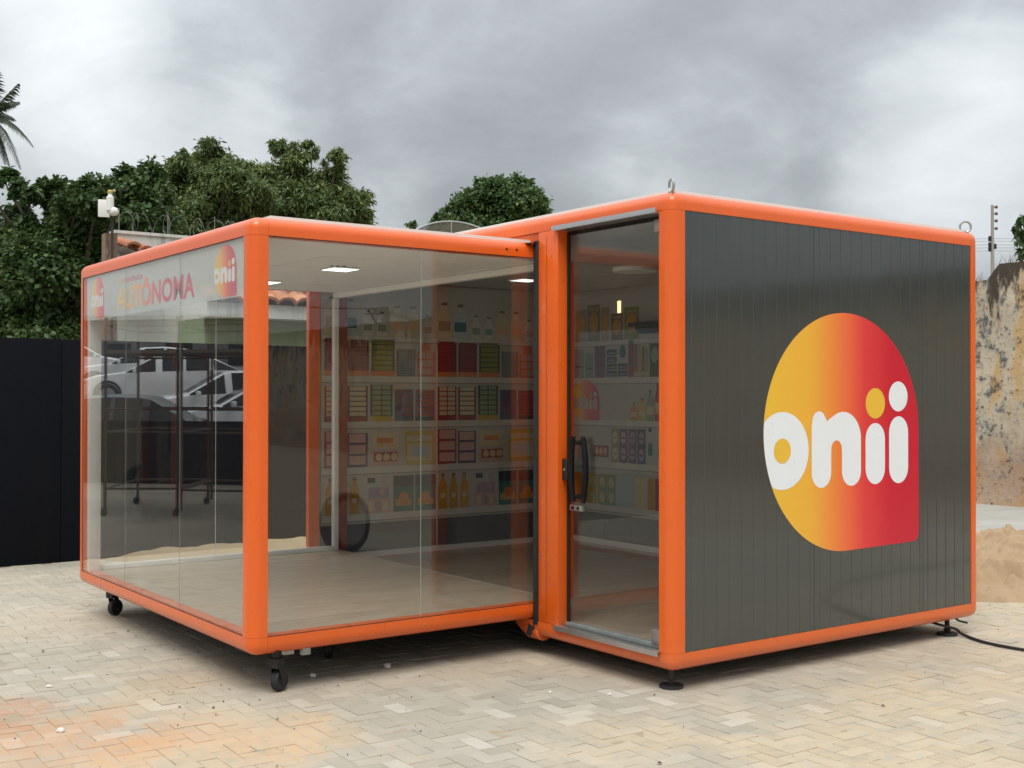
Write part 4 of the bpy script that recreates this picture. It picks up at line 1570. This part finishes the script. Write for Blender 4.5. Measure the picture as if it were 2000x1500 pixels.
ow = MB()
vv = np.concatenate([np.linspace(13.0, 9.0, 80), np.linspace(8.9, -26, 300)])
zf_ = [0, .18, .5, 1.0, 1.5, 2.0, 2.5, 3.0, 1.0]
cols_ = []
for v in vv:
    t_ = wall_top(v)
    c1_ = []
    for k, z in enumerate(zf_):
        z = t_ if k == len(zf_) - 1 else z * t_ / 3.25
        c1_.append((WU + .025 * mnoise.fractal(Vector((v * 1.2, z * 1.2, 0)), 1, 2, 3) - (.05 if k == 0 else 0) + (.04 if k == len(zf_) - 1 else 0), v, z - (.02 if k == 0 else 0)))
    c1_.append((WU + .30, v, t_ - .03))
    c1_.append((WU + .33, v, 0))
    cols_.append(c1_)
n_ = len(cols_[0])
allv = [q for c1_ in cols_ for q in c1_]
ow.add(allv, [(i * n_ + k, (i + 1) * n_ + k, (i + 1) * n_ + k + 1, i * n_ + k + 1) for i in range(len(vv) - 1) for k in range(n_ - 1)])
tag(ow.build('old_wall', PLASTER, smooth=.8), 'tall weathered plaster wall with black mould and ochre patches at the right edge', 'wall')


# ------------------------------------------------------------------ vegetation
def leaf_cloud(name, centres, mat, parent, leaf, aspect=.36, droop=.5, clump=.5, seed=1):
    """centres: list of (centre, radius vector, number of leaves)"""
    r = np.random.default_rng(seed)
    P, A_, N_, T_ = [], [], [], []
    for c, rad, n in centres:
        c, rad = np.array(c), np.array(rad)
        vol = rad.mean()
        nc = max(6, int(16 * (vol / .6) ** 1.5))
        d = r.normal(size=(nc, 3))
        d /= np.linalg.norm(d, axis=1)[:, None]
        rr = r.uniform(.35, 1.0, nc) ** .5
        cc_ = c + d * rr[:, None] * rad
        tint = r.uniform(0, 1, nc)
        idx = r.integers(0, nc, n)
        sig = vol * .215 * (1 + clump * r.uniform(-.4, .6, nc))
        off = r.normal(size=(n, 3)) * sig[idx][:, None] * np.array([1, 1, .8])
        p = cc_[idx] + off
        out = p - c
        out /= np.linalg.norm(out, axis=1)[:, None] + 1e-6
        ol = off / (np.linalg.norm(off, axis=1)[:, None] + 1e-6)
        ax = ol * .8 + out * .3 + r.normal(size=(n, 3)) * .55
        ax[:, 2] -= droop
        ax /= np.linalg.norm(ax, axis=1)[:, None]
        nm = out * .4 + np.array([0, 0, .9]) + r.normal(size=(n, 3)) * .55
        nm -= ax * (nm * ax).sum(1)[:, None]
        nm /= np.linalg.norm(nm, axis=1)[:, None] + 1e-6
        P.append(p); A_.append(ax); N_.append(nm)
        T_.append(np.clip(.18 + .42 * tint[idx] + r.normal(0, .16, n), 0, 1))
    P, A_, N_, T_ = map(np.concatenate, (P, A_, N_, T_))
    n = len(P)
    L = leaf * r.uniform(.65, 1.3, n)[:, None]
    S = np.cross(A_, N_)
    base, tip = P - A_ * L * .5, P + A_ * L * .5
    mid = P + N_ * L * .07
    v = np.empty((n, 4, 3))
    v[:, 0], v[:, 1], v[:, 2], v[:, 3] = base, mid + S * L * aspect * .5, tip, mid - S * L * aspect * .5
    org = np.array(root_of(parent).location)
    me = bpy.data.meshes.new(name)
    me.vertices.add(n * 4)
    me.vertices.foreach_set('co', (v - org).reshape(-1).astype(np.float32))
    q4 = np.arange(n)[:, None] * 4
    tri = np.concatenate([q4 + [0, 1, 2], q4 + [0, 2, 3]], axis=1).reshape(-1)
    me.loops.add(n * 6)
    me.loops.foreach_set('vertex_index', tri.astype(np.int32))
    me.polygons.add(n * 2)
    me.polygons.foreach_set('loop_start', (np.arange(n * 2) * 3).astype(np.int32))
    me.update(calc_edges=True)
    a = me.attributes.new('tint', 'FLOAT', 'POINT')
    a.data.foreach_set('value', np.repeat(T_, 4).astype(np.float32))
    me.materials.append(mat)
    o = bpy.data.objects.new(name, me)
    COL.objects.link(o)
    o.parent = parent
    return o


LEAF_A = m_leaf('almond_leaf', (.028, .060, .021), (.056, .105, .032), (.13, .18, .05))
LEAF_M = m_leaf('mango_leaf', (.045, .08, .025), (.115, .165, .048), (.28, .31, .095))
LEAF_R = m_leaf('fig_leaf', (.036, .08, .028), (.078, .14, .045), (.17, .24, .07))
LEAF_P = m_leaf('palm_leaf', (.03, .045, .03), (.055, .07, .04), (.10, .11, .05))


def tree(name, label, cat, blobs, depth, leaf, mat, dens, seed, trunk_px, aspect=.36, droop=.5, group=None, tr=.28, jitter=1.0):
    """blobs: (px, py, radius px) in the photograph; the crown gets its own depth around the trunk"""
    r = random.Random(seed)
    b0 = at(trunk_px, 771, depth)
    t = thing(name, label, cat, (b0.x, b0.y, 0), group)
    cen = []
    k = depth / F
    for (x, y, rp) in blobs:
        dd = depth + r.uniform(-1, 1) * jitter
        R = rp * k
        cen.append((tuple(at(x, y, dd)), (R * .95, R * 1.1, R * .82), int(dens * (rp / 50.0) ** 2)))
    # some of the crown lies behind, so that it has depth
    for (x, y, rp) in blobs[::2]:
        R = rp * k
        cen.append((tuple(at(x + r.uniform(-15, 15), y + rp * .35, depth + R * 1.6 + r.uniform(0, 1))), (R, R * 1.1, R * .8), int(dens * .6 * (rp / 50.0) ** 2)))
    leaf_cloud('crown', cen, mat, t, leaf, aspect, droop, seed=seed)
    zc_ = sum(c[0][2] for c in cen) / len(cen)
    cx_ = sum(c[0][0] for c in cen) / len(cen)
    cy_ = sum(c[0][1] for c in cen) / len(cen)
    m = MB()
    fork_ = Vector((b0.x * .6 + cx_ * .4, b0.y * .6 + cy_ * .4, max(1.2, zc_ * .55)))
    m.tube([(b0.x, b0.y, -.1), (b0.x + .05, b0.y, fork_.z * .4), tuple(fork_)], [tr, tr * .8, tr * .65], 10)
    for c in cen[:len(blobs)]:
        q = Vector(c[0])
        mid_ = fork_.lerp(q, .5) + Vector((r.uniform(-.2, .2), r.uniform(-.2, .2), .25))
        m.tube([tuple(fork_), tuple(mid_), tuple(q)], [tr * .4, tr * .2, tr * .04], 6)
    m.build('trunk', BARK, t, smooth=.9)
    return t


tree('almond_tree', 'broad leaved tree with a long low limb reaching out of the picture at the left', 'tree',
     [(-40, 350, 30), (10, 358, 26), (50, 372, 26), (85, 366, 16), (110, 385, 34), (150, 392, 38), (190, 392, 42), (232, 382, 46), (275, 362, 46), (270, 420, 60), (210, 440, 60), (150, 470, 60),
      (30, 425, 34), (60, 470, 50), (20, 500, 70), (90, 520, 70), (150, 540, 60), (-20, 560, 80), (60, 590, 75), (130, 610, 60), (-10, 650, 80), (80, 660, 60), (165, 640, 40), (190, 500, 45), (210, 560, 40)],
     26, .145, LEAF_A, 3600, 3, 150, .60, .35, tr=.3)
tree('mango_tree', 'dense rounded mango tree behind the white house, left of the taller one', 'tree',
     [(360, 318, 30), (345, 345, 32), (410, 305, 34), (440, 318, 30), (395, 345, 44), (320, 370, 44), (450, 350, 40), (290, 395, 44), (360, 395, 56), (430, 395, 56), (485, 330, 24), (490, 375, 40),
      (300, 430, 46), (380, 440, 56), (460, 435, 56), (520, 420, 44), (250, 440, 40), (340, 470, 50), (430, 480, 50)],
     31, .17, LEAF_M, 3000, 5, 400, .30, .75, 'mango trees behind the kiosk')
tree('mango_tree', 'tall uneven mango tree rising above the left orange corner', 'tree',
     [(545, 288, 18), (552, 305, 24), (580, 305, 24), (606, 296, 20), (655, 302, 17), (650, 325, 20), (655, 345, 14), (600, 335, 40), (555, 350, 44), (515, 350, 36), (640, 365, 34), (500, 385, 40),
      (590, 385, 50), (665, 385, 34), (690, 380, 26), (550, 410, 46), (640, 415, 44), (695, 412, 28), (705, 435, 22), (600, 440, 50), (680, 445, 36), (720, 448, 10), (520, 445, 44), (560, 480, 50), (650, 480, 40)],
     33, .17, LEAF_M, 3000, 8, 610, .30, .75, 'mango trees behind the kiosk')
tree('fig_tree', 'round crowned dark tree behind the satellite dish', 'tree',
     [(945, 362, 20), (975, 362, 22), (1005, 365, 24), (1030, 375, 22), (920, 380, 24), (960, 385, 36), (1010, 392, 36), (1050, 405, 26), (1062, 420, 18), (905, 405, 24), (940, 415, 36), (990, 420, 40), (1035, 425, 30),
      (880, 420, 20), (862, 425, 14), (870, 440, 24), (905, 445, 34), (850, 446, 12), (960, 455, 40), (1010, 460, 40)],
     46, .20, LEAF_R, 3000, 13, 960, .6, .3)
tree('cypress', 'small pointed treetop just showing over the glass pavilion roof', 'tree',
     [(808, 436, 7), (806, 445, 9), (811, 455, 10), (808, 470, 13), (808, 490, 15), (808, 520, 17), (808, 560, 20)],
     50, .20, LEAF_R, 2600, 17, 808, .4, -.3, tr=.12, jitter=.1)
bt = tree('papaya_bush', 'sparse large leaved shrub growing at the foot of the old wall', 'shrub',
          [(1996, 432, 11), (1985, 447, 8), (2008, 455, 16), (1992, 478, 10), (2010, 490, 18), (1992, 502, 10), (2030, 470, 22), (2035, 510, 22)],
          19.5, .17, LEAF_A, 520, 21, 2015, .32, .9, tr=.05, jitter=.2)

# grass and weeds along the crest of the old wall
wm = MB()
for k in range(240):
    v = random.choice((random.uniform(8.5, 10.6), random.uniform(-24, 8)))
    zt = wall_top(v)
    b = Vector((WU + random.uniform(.05, .25), v, zt - .03))
    h = random.uniform(.06, .26) * (1.6 if random.random() < .12 else 1)
    d = Vector((random.uniform(-.5, .5), random.uniform(-.5, .5), 1)).normalized()
    s_ = Vector((random.uniform(-1, 1), random.uniform(-1, 1), 0)).normalized() * .008
    wm.face([b - s_, b + s_, b + d * h + Vector((d.x, d.y, 0)) * h * .5])
tag(wm.build('wall_weeds', simple('dry_weed', (.14, .13, .07), .9, var=.3)), kind='stuff')

# palm
pc = at(-22, 232, 30)
palm = thing('palm_tree', 'coconut palm whose fronds hang into the picture at the far left', 'palm', (pc.x - .3, pc.y, 0))
MB().tube([(pc.x - .3, pc.y, -.1), (pc.x - .15, pc.y, pc.z * .5), tuple(pc)], [.2, .15, .12], 10).build('trunk', BARK, palm, smooth=.9)
pr = random.Random(4)
R3 = rightv
for tx, ty, dz_, sag in ((35, 165, 0, .02), (36, 200, .5, .35), (64, 286, -.3, .75), (22, 338, .4, .6), (40, 330, -.6, .9), (-70, 180, .3, .3), (-110, 260, -.2, .6), (-60, 340, .5, .6), (-10, 130, -.5, .1), (10, 320, 1.0, .8), (-90, 320, -.8, .7), (28, 235, 1.2, .4)):
    tip = at(tx, ty, 30 + dz_)
    ctrl = pc.lerp(tip, .5) + Vector((0, 0, sag * .55 + .1))
    n = 26
    pts = [pc * ((1 - t) ** 2) + ctrl * (2 * t * (1 - t)) + tip * (t * t) for t in [float(q) for q in np.linspace(0, 1, n)]]
    fm = MB()
    fm.tube(pts, [.02 * (1 - i / n) + .004 for i in range(n)], 5)
    fr = fm.build('frond', LEAF_P, palm)
    lm = MB()
    for i in range(2, n):
        d = (pts[i] - pts[i - 1]).normalized()
        sdv = d.cross(Vector((0, 0, 1)))
        sdv = sdv.normalized() if sdv.length > .05 else R3
        for sgn in (-1, 1):
            for q in (0, .5):
                b = pts[i].lerp(pts[i - 1], q)
                ln = .34 * math.sin(math.pi * min(.97, (i / n) * .82 + .14)) * pr.uniform(.8, 1.15)
                e = b + (sdv * sgn * .65 + d * .55 + Vector((0, 0, -.45 - .3 * pr.random()))).normalized() * ln
                w_ = d * .012
                mid_ = b.lerp(e, .5) + Vector((0, 0, .03))
                lm.face([b - w_, b + w_, mid_ + w_ * 1.3, e, mid_ - w_ * 1.3])
    lf = lm.build('leaflets', LEAF_P, fr)
    for o_ in (fr, lf):
        a = o_.data.attributes.new('tint', 'FLOAT', 'POINT')
        a.data.foreach_set('value', [pr.uniform(.1, .6) for _ in o_.data.vertices])
    tag(lf, kind='stuff')

# ------------------------------------------------------------------ poles and wires
CONC = simple('pole_concrete', (.30, .29, .27), .9, var=.15)


def wire(name, a, b, sag, label, r=.012, group=None):
    a, b = Vector(a), Vector(b)
    pts = [a.lerp(b, t) - Vector((0, 0, sag * 4 * t * (1 - t))) for t in np.linspace(0, 1, 14)]
    return tag(MB().tube(pts, r, 5).build(name, BLACK_RUB), label, 'wire', group)


pb_ = at(1939, 771, 42)
up = thing('utility_pole', 'slim utility pole with stacked insulators rising behind the old wall', 'utility pole', (pb_.x, pb_.y, 0))
zt = at(1941, 400, 42).z
MB().tube([(pb_.x, pb_.y, 0), (pb_.x, pb_.y, zt)], [.09, .05], 10).build('pole', CONC, up, smooth=.9)
for y in (404, 417, 431, 446):
    z = at(1941, y, 42).z
    q = Vector((pb_.x, pb_.y, z))
    MB().tube([q, q + rightv * .12], .02, 6).lathe([(0, -.05), (.04, -.05), (.055, 0), (.04, .05), (0, .05)], q + rightv * .14, n=8).build('insulator', simple('brown_porcelain', (.12, .06, .045), .3), up)
for y, s in ((466, -1), (478, -1), (486, -1), (481, 1)):
    z = at(1941, y, 42).z
    q = Vector((pb_.x, pb_.y, z))
    MB().lathe([(0, -.09), (.05, -.09), (.06, .0), (.05, .09), (0, .09)], q + rightv * .09 * s, n=8).build('spreader', BLACK_METAL, up)
for y, which in ((466, 'uppermost'), (471, 'second'), (478, 'middle'), (484, 'fourth'), (490, 'lowest')):
    a = at(1939, y, 42)
    b = at(2150, y - 2, 44)
    c = at(1700, y - 3, 44)
    tag(MB().tube([c, at(1820, y + 2, 43), a, at(2040, y + 1, 43), b], .006, 4).build('power_line', BLACK_RUB), which + ' of the five thin power lines strung to the slim pole', 'wire', 'power lines at the slim pole')

# pole, wires behind the photographer, mirrored in the right hand glass


def behind(px, d, z=0):
    """a place in front of the right hand panes that shows in them at column px, d metres along the reflected view"""
    p = at(px, 771, d)
    return Vector((p.x, 2 * VA - p.y, z))


q0 = behind(752, 62)
rp = thing('crossarm_pole', 'concrete pole with one sided crossarm mirrored in the right hand glass', 'utility pole', tuple(q0))
z1 = 1.6 + 171 / F * 62
MB().tube([tuple(q0), (q0.x, q0.y, z1)], [.26, .20], 10).build('pole', CONC, rp, smooth=.9)
side = (behind(700, 62) - q0).normalized()
za = 1.6 + 157 / F * 62
m = MB().obox(q0 + side * .38 + Vector((0, 0, za)), side * .62, Vector((0, 0, .06)), side.cross(Vector((0, 0, 1))) * .05)
m.build('crossarm', RUST, rp)
MB().tube([q0 + side * .75 + Vector((0, 0, za)), q0 + side * .1 + Vector((0, 0, za - .95))], .045, 6).build('brace', RUST, rp)
for k in range(3):
    MB().lathe([(0, 0), (.03, 0), (.07, .08), (.03, .22), (0, .22)], q0 + side * (.22 + .3 * k) + Vector((0, 0, za + .06)), n=8).build('insulator', BLACK_METAL, rp)
for k in range(3):
    a = q0 + side * (.22 + .3 * k) + Vector((0, 0, za + .28))
    which = ('innermost', 'middle', 'outermost')[k]
    wire('power_line', a, behind(300, 50, za + .2) + Vector((0, .3 * k, 0)), .25, 'thick dark wire running left from the ' + which + ' insulator of the mirrored crossarm pole', .03, 'thick wires at the crossarm pole')
    wire('power_line', a, behind(1150, 74, za - 1.0) + Vector((0, .3 * k, 0)), .5, 'fine sagging wire running right from the ' + which + ' insulator of the mirrored crossarm pole', .014, 'fine wires at the crossarm pole')

# ------------------------------------------------------------------ what stands to the left of the camera and shows in the left hand glass


def aside(px, d, z=0.0, y=None):
    p = at(px, 771, d)
    return Vector((2 * UA - p.x, p.y, z))


def rise(u, v):
    d = (2 * UA - u) * sa + v * ca
    if d < 21.8:
        return 0.0
    if d < 24:
        return .12 * (d - 21.8)
    return .26 + min(30, d - 24) * .105


ry = heightfield('rising_yard', -40, 9, 1.6, 75, 90, 130, lambda u, v: rise(u, v) - .004 - (.03 if rise(u, v) == 0 else 0), simple('trodden_earth', (.22, .21, .19), .95, var=.25, vscale=1.2, bump=.4))
tag(ry, kind='structure')
lane = MB().face([(-14, 11.85, .003), (2.2, 11.85, .003), (1.6, 26, .003), (-14, 26, .003)]).build('dirt_lane', simple('packed_dirt', (.135, .12, .092), .95, var=.3, vscale=1.1, bump=.5))
tag(lane, kind='structure')
# low black screen at the foot of the rise
sc0, sc1 = aside(95, 21.7), aside(560, 20.9)
sd = (sc1 - sc0)
lowf = thing('low_screen', 'low black screen fence in front of the parked cars mirrored in the left glass', 'fence', tuple(sc0))
for k in range(7):
    a, b = sc0 + sd * (k / 7), sc0 + sd * ((k + .985) / 7)
    MB().obox((a + b) / 2 + Vector((0, 0, .56)), (b - a) / 2, Vector((0, 0, .56)), sd.cross(Vector((0, 0, 1))).normalized() * .02).build('screen_panel', HOARD, lowf)
# grey building behind the cars
g0, g1 = aside(60, 50), aside(560, 47)
gd = (g1 - g0)
gn = gd.cross(Vector((0, 0, 1))).normalized()
gb = thing('grey_building', 'long grey concrete building behind the parked cars mirrored in the left glass', 'building', tuple(g0))
MB().obox((g0 + g1) / 2 + Vector((0, 0, 2.3)), gd / 2, gn * .15, Vector((0, 0, 2.3))).build('wall', m_stained('grey_concrete', (.24, .24, .23), (.09, .085, .08)), gb)
MB().obox((g0 + g1) / 2 + Vector((0, 0, 4.68)), gd / 2 * 1.01, gn * .4, Vector((0, 0, .08))).build('coping', WHITEW, gb)
for k in range(4):
    c = g0 + gd * (.12 + .24 * k) + Vector((0, 0, 3.2))
    for s in (-1, 1):
        MB().obox(c + gn * s * .16, gd.normalized() * .6, gn * .02, Vector((0, 0, .45))).build('window', BLACK_METAL, gb)

CARP = {'white': simple('white_car_paint', (.72, .73, .74), .22, var=.02, coat=.6), 'black': simple('black_car_paint', (.012, .012, .014), .22, var=.05, coat=.6),
        'dark': simple('graphite_car_paint', (.04, .04, .045), .25, var=.05, coat=.6)}
CARG = simple('car_glass', (.010, .012, .013), .12, spec=.22, var=.02, rvar=.02)
TYRE = simple('tyre', (.018, .018, .018), .8)
RIMM = simple('alloy', (.45, .45, .46), .3, .8)
LAMP_R = simple('tail_lamp_red', (.55, .02, .02), .2)
LAMP_W = simple('head_lamp', (.5, .5, .52), .15, .4)
SED = [(2.20, .55, .38, .60, .62, .45), (2.10, .74, .26, .70, .73, .6), (1.75, .84, .20, .80, .85, .66), (1.05, .86, .19, .90, .95, .66), (.98, .86, .19, .91, .97, .67), (.22, .87, .19, .95, 1.40, .58), (.05, .87, .19, .955, 1.43, .59),
       (-.50, .87, .19, .97, 1.455, .60), (-.58, .87, .19, .97, 1.455, .60), (-1.15, .86, .19, .99, 1.40, .58), (-1.32, .86, .19, 1.0, 1.36, .57), (-1.95, .84, .22, 1.0, 1.05, .62), (-2.12, .78, .26, .94, .98, .6), (-2.22, .62, .38, .80, .82, .5)]
HAT = [(1.95, .55, .38, .60, .62, .45), (1.85, .74, .26, .72, .75, .6), (1.45, .83, .20, .85, .91, .66), (1.0, .85, .19, .93, .98, .66), (.94, .85, .19, .94, 1.0, .67), (.15, .86, .19, .98, 1.46, .58), (.0, .86, .19, .99, 1.49, .59),
       (-.50, .86, .19, 1.0, 1.51, .60), (-.58, .86, .19, 1.0, 1.51, .60), (-1.25, .85, .19, 1.03, 1.47, .58), (-1.45, .84, .20, 1.04, 1.42, .56), (-1.80, .80, .24, 1.02, 1.06, .6), (-1.90, .72, .30, .90, .94, .6), (-1.95, .60, .38, .75, .78, .5)]


def make_car(name, stations, paint, label, group=None):
    t = thing(name, label, 'car', (0, 0, 0), group)
    secs = []
    for (x, hw, zb, belt, zr, rw) in stations:
        half = [(hw * .88, zb), (hw * .98, zb + .10), (hw, zb * .45 + belt * .55), (hw * .965, belt), (rw + (0 if zr > belt + .15 else .1), zr - .045 if zr > belt + .15 else (belt + zr) / 2), (rw * .84, zr), (0.001, zr + .018)]
        full = half + [(-y, z) for y, z in half[::-1]]
        secs.append([(x, y, z) for y, z in full])
    n = len(secs[0])
    V = [q for s in secs for q in s]
    fb, fg = [], []
    for i in range(len(secs) - 1):
        cab_a, cab_b = stations[i][4] > stations[i][3] + .15, stations[i + 1][4] > stations[i + 1][3] + .15
        wind = cab_a != cab_b
        pillar = abs(stations[i][0] - stations[i + 1][0]) < .2
        for k in range(n - 1):
            f = (i * n + k, i * n + k + 1, (i + 1) * n + k + 1, (i + 1) * n + k)
            side_ = k in (3, n - 5)
            top_ = k in (5, 6, 7) or k in (5, n - 7)
            if (side_ and (cab_a or cab_b) and not pillar) or (wind and top_ and 4 < k < n - 5):
                fg.append(f)
            elif side_ and wind:
                fb.append(f)
            else:
                fb.append(f)
    b = MB().add(V, fb)
    b.face(secs[0]).face(secs[-1][::-1])
    b.build('body', CARP[paint], t, smooth=.55)
    MB().add(V, fg).build('window', CARG, t, smooth=.4)
    xf, xr = stations[2][0] - .28, stations[-3][0] + .62
    hw = .87
    for x in (xf, xr):
        for s in (-1, 1):
            w_ = MB().lathe([(.20, .0), (.29, .0), (.31, -.03), (.31, -.17), (.28, -.19)], (x, s * (hw + .006), .31), (0, s, 0), 24).build('wheel', TYRE, t, smooth=.5)
            MB().lathe([(0, -.01), (.05, .0), (.19, -.008), (.205, .002), (.205, -.05)], (x, s * (hw + .004), .31), (0, s, 0), 20).build('rim', RIMM, w_, smooth=.5)
            MB().lathe([(.312, -.002), (.375, -.002), (.375, -.05), (.312, -.05)], (x, s * (hw + .004), .33), (0, s, 0), 24).build('wheel_arch', BLACK_RUB, t)
    fx = stations[1][0]
    for s in (-1, 1):
        MB().obox((fx - .05, s * .60, .66), (.14, 0, .02), (.03 * s, .15, 0), (0, 0, .07)).build('headlight', LAMP_W, t, bevel=.03)
        MB().obox((stations[-2][0] + .06, s * .66, .86), (.12, 0, 0), (0, .10, 0), (0, 0, .10)).build('tail_light', LAMP_R, t, bevel=.03)
        MB().obox((.78, s * .95, .98), (.05, 0, 0), (0, .09, 0), (0, 0, .06)).build('mirror', CARP[paint], t, bevel=.03)
    MB().box(fx + .005, -.35, .34, fx + .06, .35, .48).build('grille', BLACK_METAL, t)
    return t


def copy_tree(o, parent=None):
    c = o.copy()
    COL.objects.link(c)
    c.parent = parent
    for ch in [x for x in o.children]:
        copy_tree(ch, c)
    return c


def mirrored_dir(dx, dd):
    """direction given as (right, away) in the reflected view"""
    u, v = dx * ca + dd * sa, -dx * sa + dd * ca
    return math.atan2(v, -u)


sed = make_car('parked_car', SED, 'white', 'white sedan parked side on, nearest the grey building, mirrored in the left glass', 'white cars parked on the rise')
hat = make_car('parked_car', HAT, 'white', 'white hatchback parked behind the black car, mirrored in the left glass', 'white cars parked on the rise')
blk = make_car('parked_car', HAT, 'black', 'black car parked behind the low screen, mirrored in the left glass')
for o, px, d, h, lab in ((sed, 318, 33.5, (-1, -.32), None), (hat, 440, 27.5, (-1, -.45), None), (blk, 292, 23.4, (1, .06), None),
                         (copy_tree(sed), 285, 36.5, (-1, -.30), 'white sedan half hidden behind the first one, mirrored in the left glass'),
                         (copy_tree(hat), 140, 39.0, (1, .25), 'white car with red tail lamp at the left edge of the left glass'),
                         (copy_tree(sed), 510, 25.5, (-1, -.45), 'white car nearest the orange corner post, mirrored in the left glass')):
    p = aside(px, d)
    o.location = (p.x, p.y, rise(p.x, p.y) - (.12 if o is blk else 0))
    o.rotation_euler = (0, 0, mirrored_dir(*h))
    if lab:
        o['label'] = lab

# rolling scaffold tower
s0 = aside(204, 15.7)
sf = thing('scaffold_tower', 'rusty tube scaffold tower on castors mirrored in the left glass', 'scaffold', tuple(s0))
corners = [aside(204, 15.7), aside(345, 15.7), aside(405, 17.4), aside(268, 17.4)]
corners2 = [aside(352, 15.5), aside(480, 15.3), aside(530, 17.0), aside(412, 17.2)]
for cs_ in (corners, corners2):
    for k, c in enumerate(cs_):
        MB().tube([c + Vector((0, 0, .09)), c + Vector((0, 0, 2.62))], .021, 8).build('upright', RUST, sf)
        if cs_ is corners:
            MB().lathe([(0, -.016), (.055, -.016), (.055, .016), (0, .016)], c + Vector((.02, 0, .056)), (.5, .8, 0), 14).build('wheel', BLACK_RUB, sf)
        d = cs_[(k + 1) % 4]
        for z in (.36, 1.10, 1.40, 2.12, 2.5):
            if k % 2 == 1 and z in (1.4,):
                continue
            MB().tube([c + Vector((0, 0, z)), d + Vector((0, 0, z))], .015, 6).build('ledger', RUST, sf)
    cc_ = sum(cs_, Vector()) / 4
    for k in range(3):
        f = k / 3
        a, b = cs_[0].lerp(cs_[3], f), cs_[1].lerp(cs_[2], f)
        e = cs_[0].lerp(cs_[3], f + .31)
        MB().obox((a + b) / 2 + (e - a) / 2 + Vector((0, 0, 2.16)), (b - a) / 2, (e - a) / 2, Vector((0, 0, .02))).build('scaffold_board', simple('grey_board', (.16, .13, .10), .9, var=.3) if k == 0 and cs_ is corners else bpy.data.materials['grey_board'], sf)

# worn tyre standing out to the right of the camera, mirrored low in the right hand glass
w0 = behind(676, 12.1)
ty = thing('car_tyre', 'worn black tyre on its rim mirrored low in the right hand glass', 'tyre', tuple(w0))
ax_ = Vector((.35, .93, .10)).normalized()
MB().lathe([(.235, -.07), (.27, -.09), (.295, -.08), (.30, 0), (.295, .08), (.27, .09), (.235, .07)], w0 + Vector((0, 0, .305)), ax_, 32).build('tread', TYRE, ty, smooth=.6)
MB().lathe([(0, -.03), (.06, -.03), (.19, -.05), (.24, -.068), (.24, .068), (0, .05)], w0 + Vector((0, 0, .305)), ax_, 28).build('rim', simple('dull_steel', (.36, .36, .35), .5, .4), ty, smooth=.5)

# ------------------------------------------------------------------ small things on the ground
STONE = simple('white_chip', (.70, .68, .63), .9, var=.1, bump=.5, bscale=80)


def pebble(u, v, r, mat, seed):
    bm = bmesh.new()
    bmesh.ops.create_icosphere(bm, subdivisions=2, radius=1)
    rr = random.Random(seed)
    for v_ in bm.verts:
        k = 1 + .35 * mnoise.noise(v_.co * 1.7 + Vector((seed, 0, 0)))
        v_.co = Vector((v_.co.x * r * k * 1.25, v_.co.y * r * k, v_.co.z * r * k * .7))
    me = bpy.data.meshes.new('stone_chip')
    bm.to_mesh(me)
    bm.free()
    me.materials.append(mat)
    o = bpy.data.objects.new('stone_chip', me)
    COL.objects.link(o)
    o.location = (u, v, r * .45)
    o.rotation_euler = (0, 0, rr.uniform(0, 6))
    return o


for k, (u, v, r, lab) in enumerate(((1.60, 5.86, .017, 'white stone chip lying alone on the pavers at the lower left'), (1.79, 6.79, .013, 'white stone chip on the pavers further back at the left'),
                                    (3.53, 6.13, .020, 'pale rubble chip in the shade below the glass pavilion, towards the middle'), (3.07, 6.17, .018, 'pale rubble chip in the shade beside the front castor'),
                                    (3.94, 5.10, .009, 'tiny white chip on the pavers below the glass door'), (4.17, 4.88, .009, 'tiny white chip beside the front levelling foot'))):
    tag(pebble(u, v, r, STONE, k + 1), lab, 'stone')
gm = MB()
for k in range(420):
    u, v = random.uniform(-.5, 9.5), random.uniform(2.4, 11)
    if random.random() < .35:
        u, v = random.gauss(2.9, .7), random.gauss(6.9, .8)
    s = random.uniform(.002, .0055) * (1.8 if random.random() < .08 else 1)
    a = random.uniform(0, 6)
    c = Vector((u, v, s * .5 + .001))
    ax = Vector((math.cos(a), math.sin(a), .1)) * s * random.uniform(1, 1.9)
    ay = Vector((-math.sin(a), math.cos(a), .1)) * s
    gm.add([c - ax - ay * .6, c + ax - ay * .5, c + ax * .8 + ay, c - ax * .7 + ay * .8, c + Vector((0, 0, s))], [(0, 1, 4), (1, 2, 4), (2, 3, 4), (3, 0, 4)])
tag(gm.build('grit', simple('dark_grit', (.09, .065, .045), .95, var=.5, vscale=60)), kind='stuff')
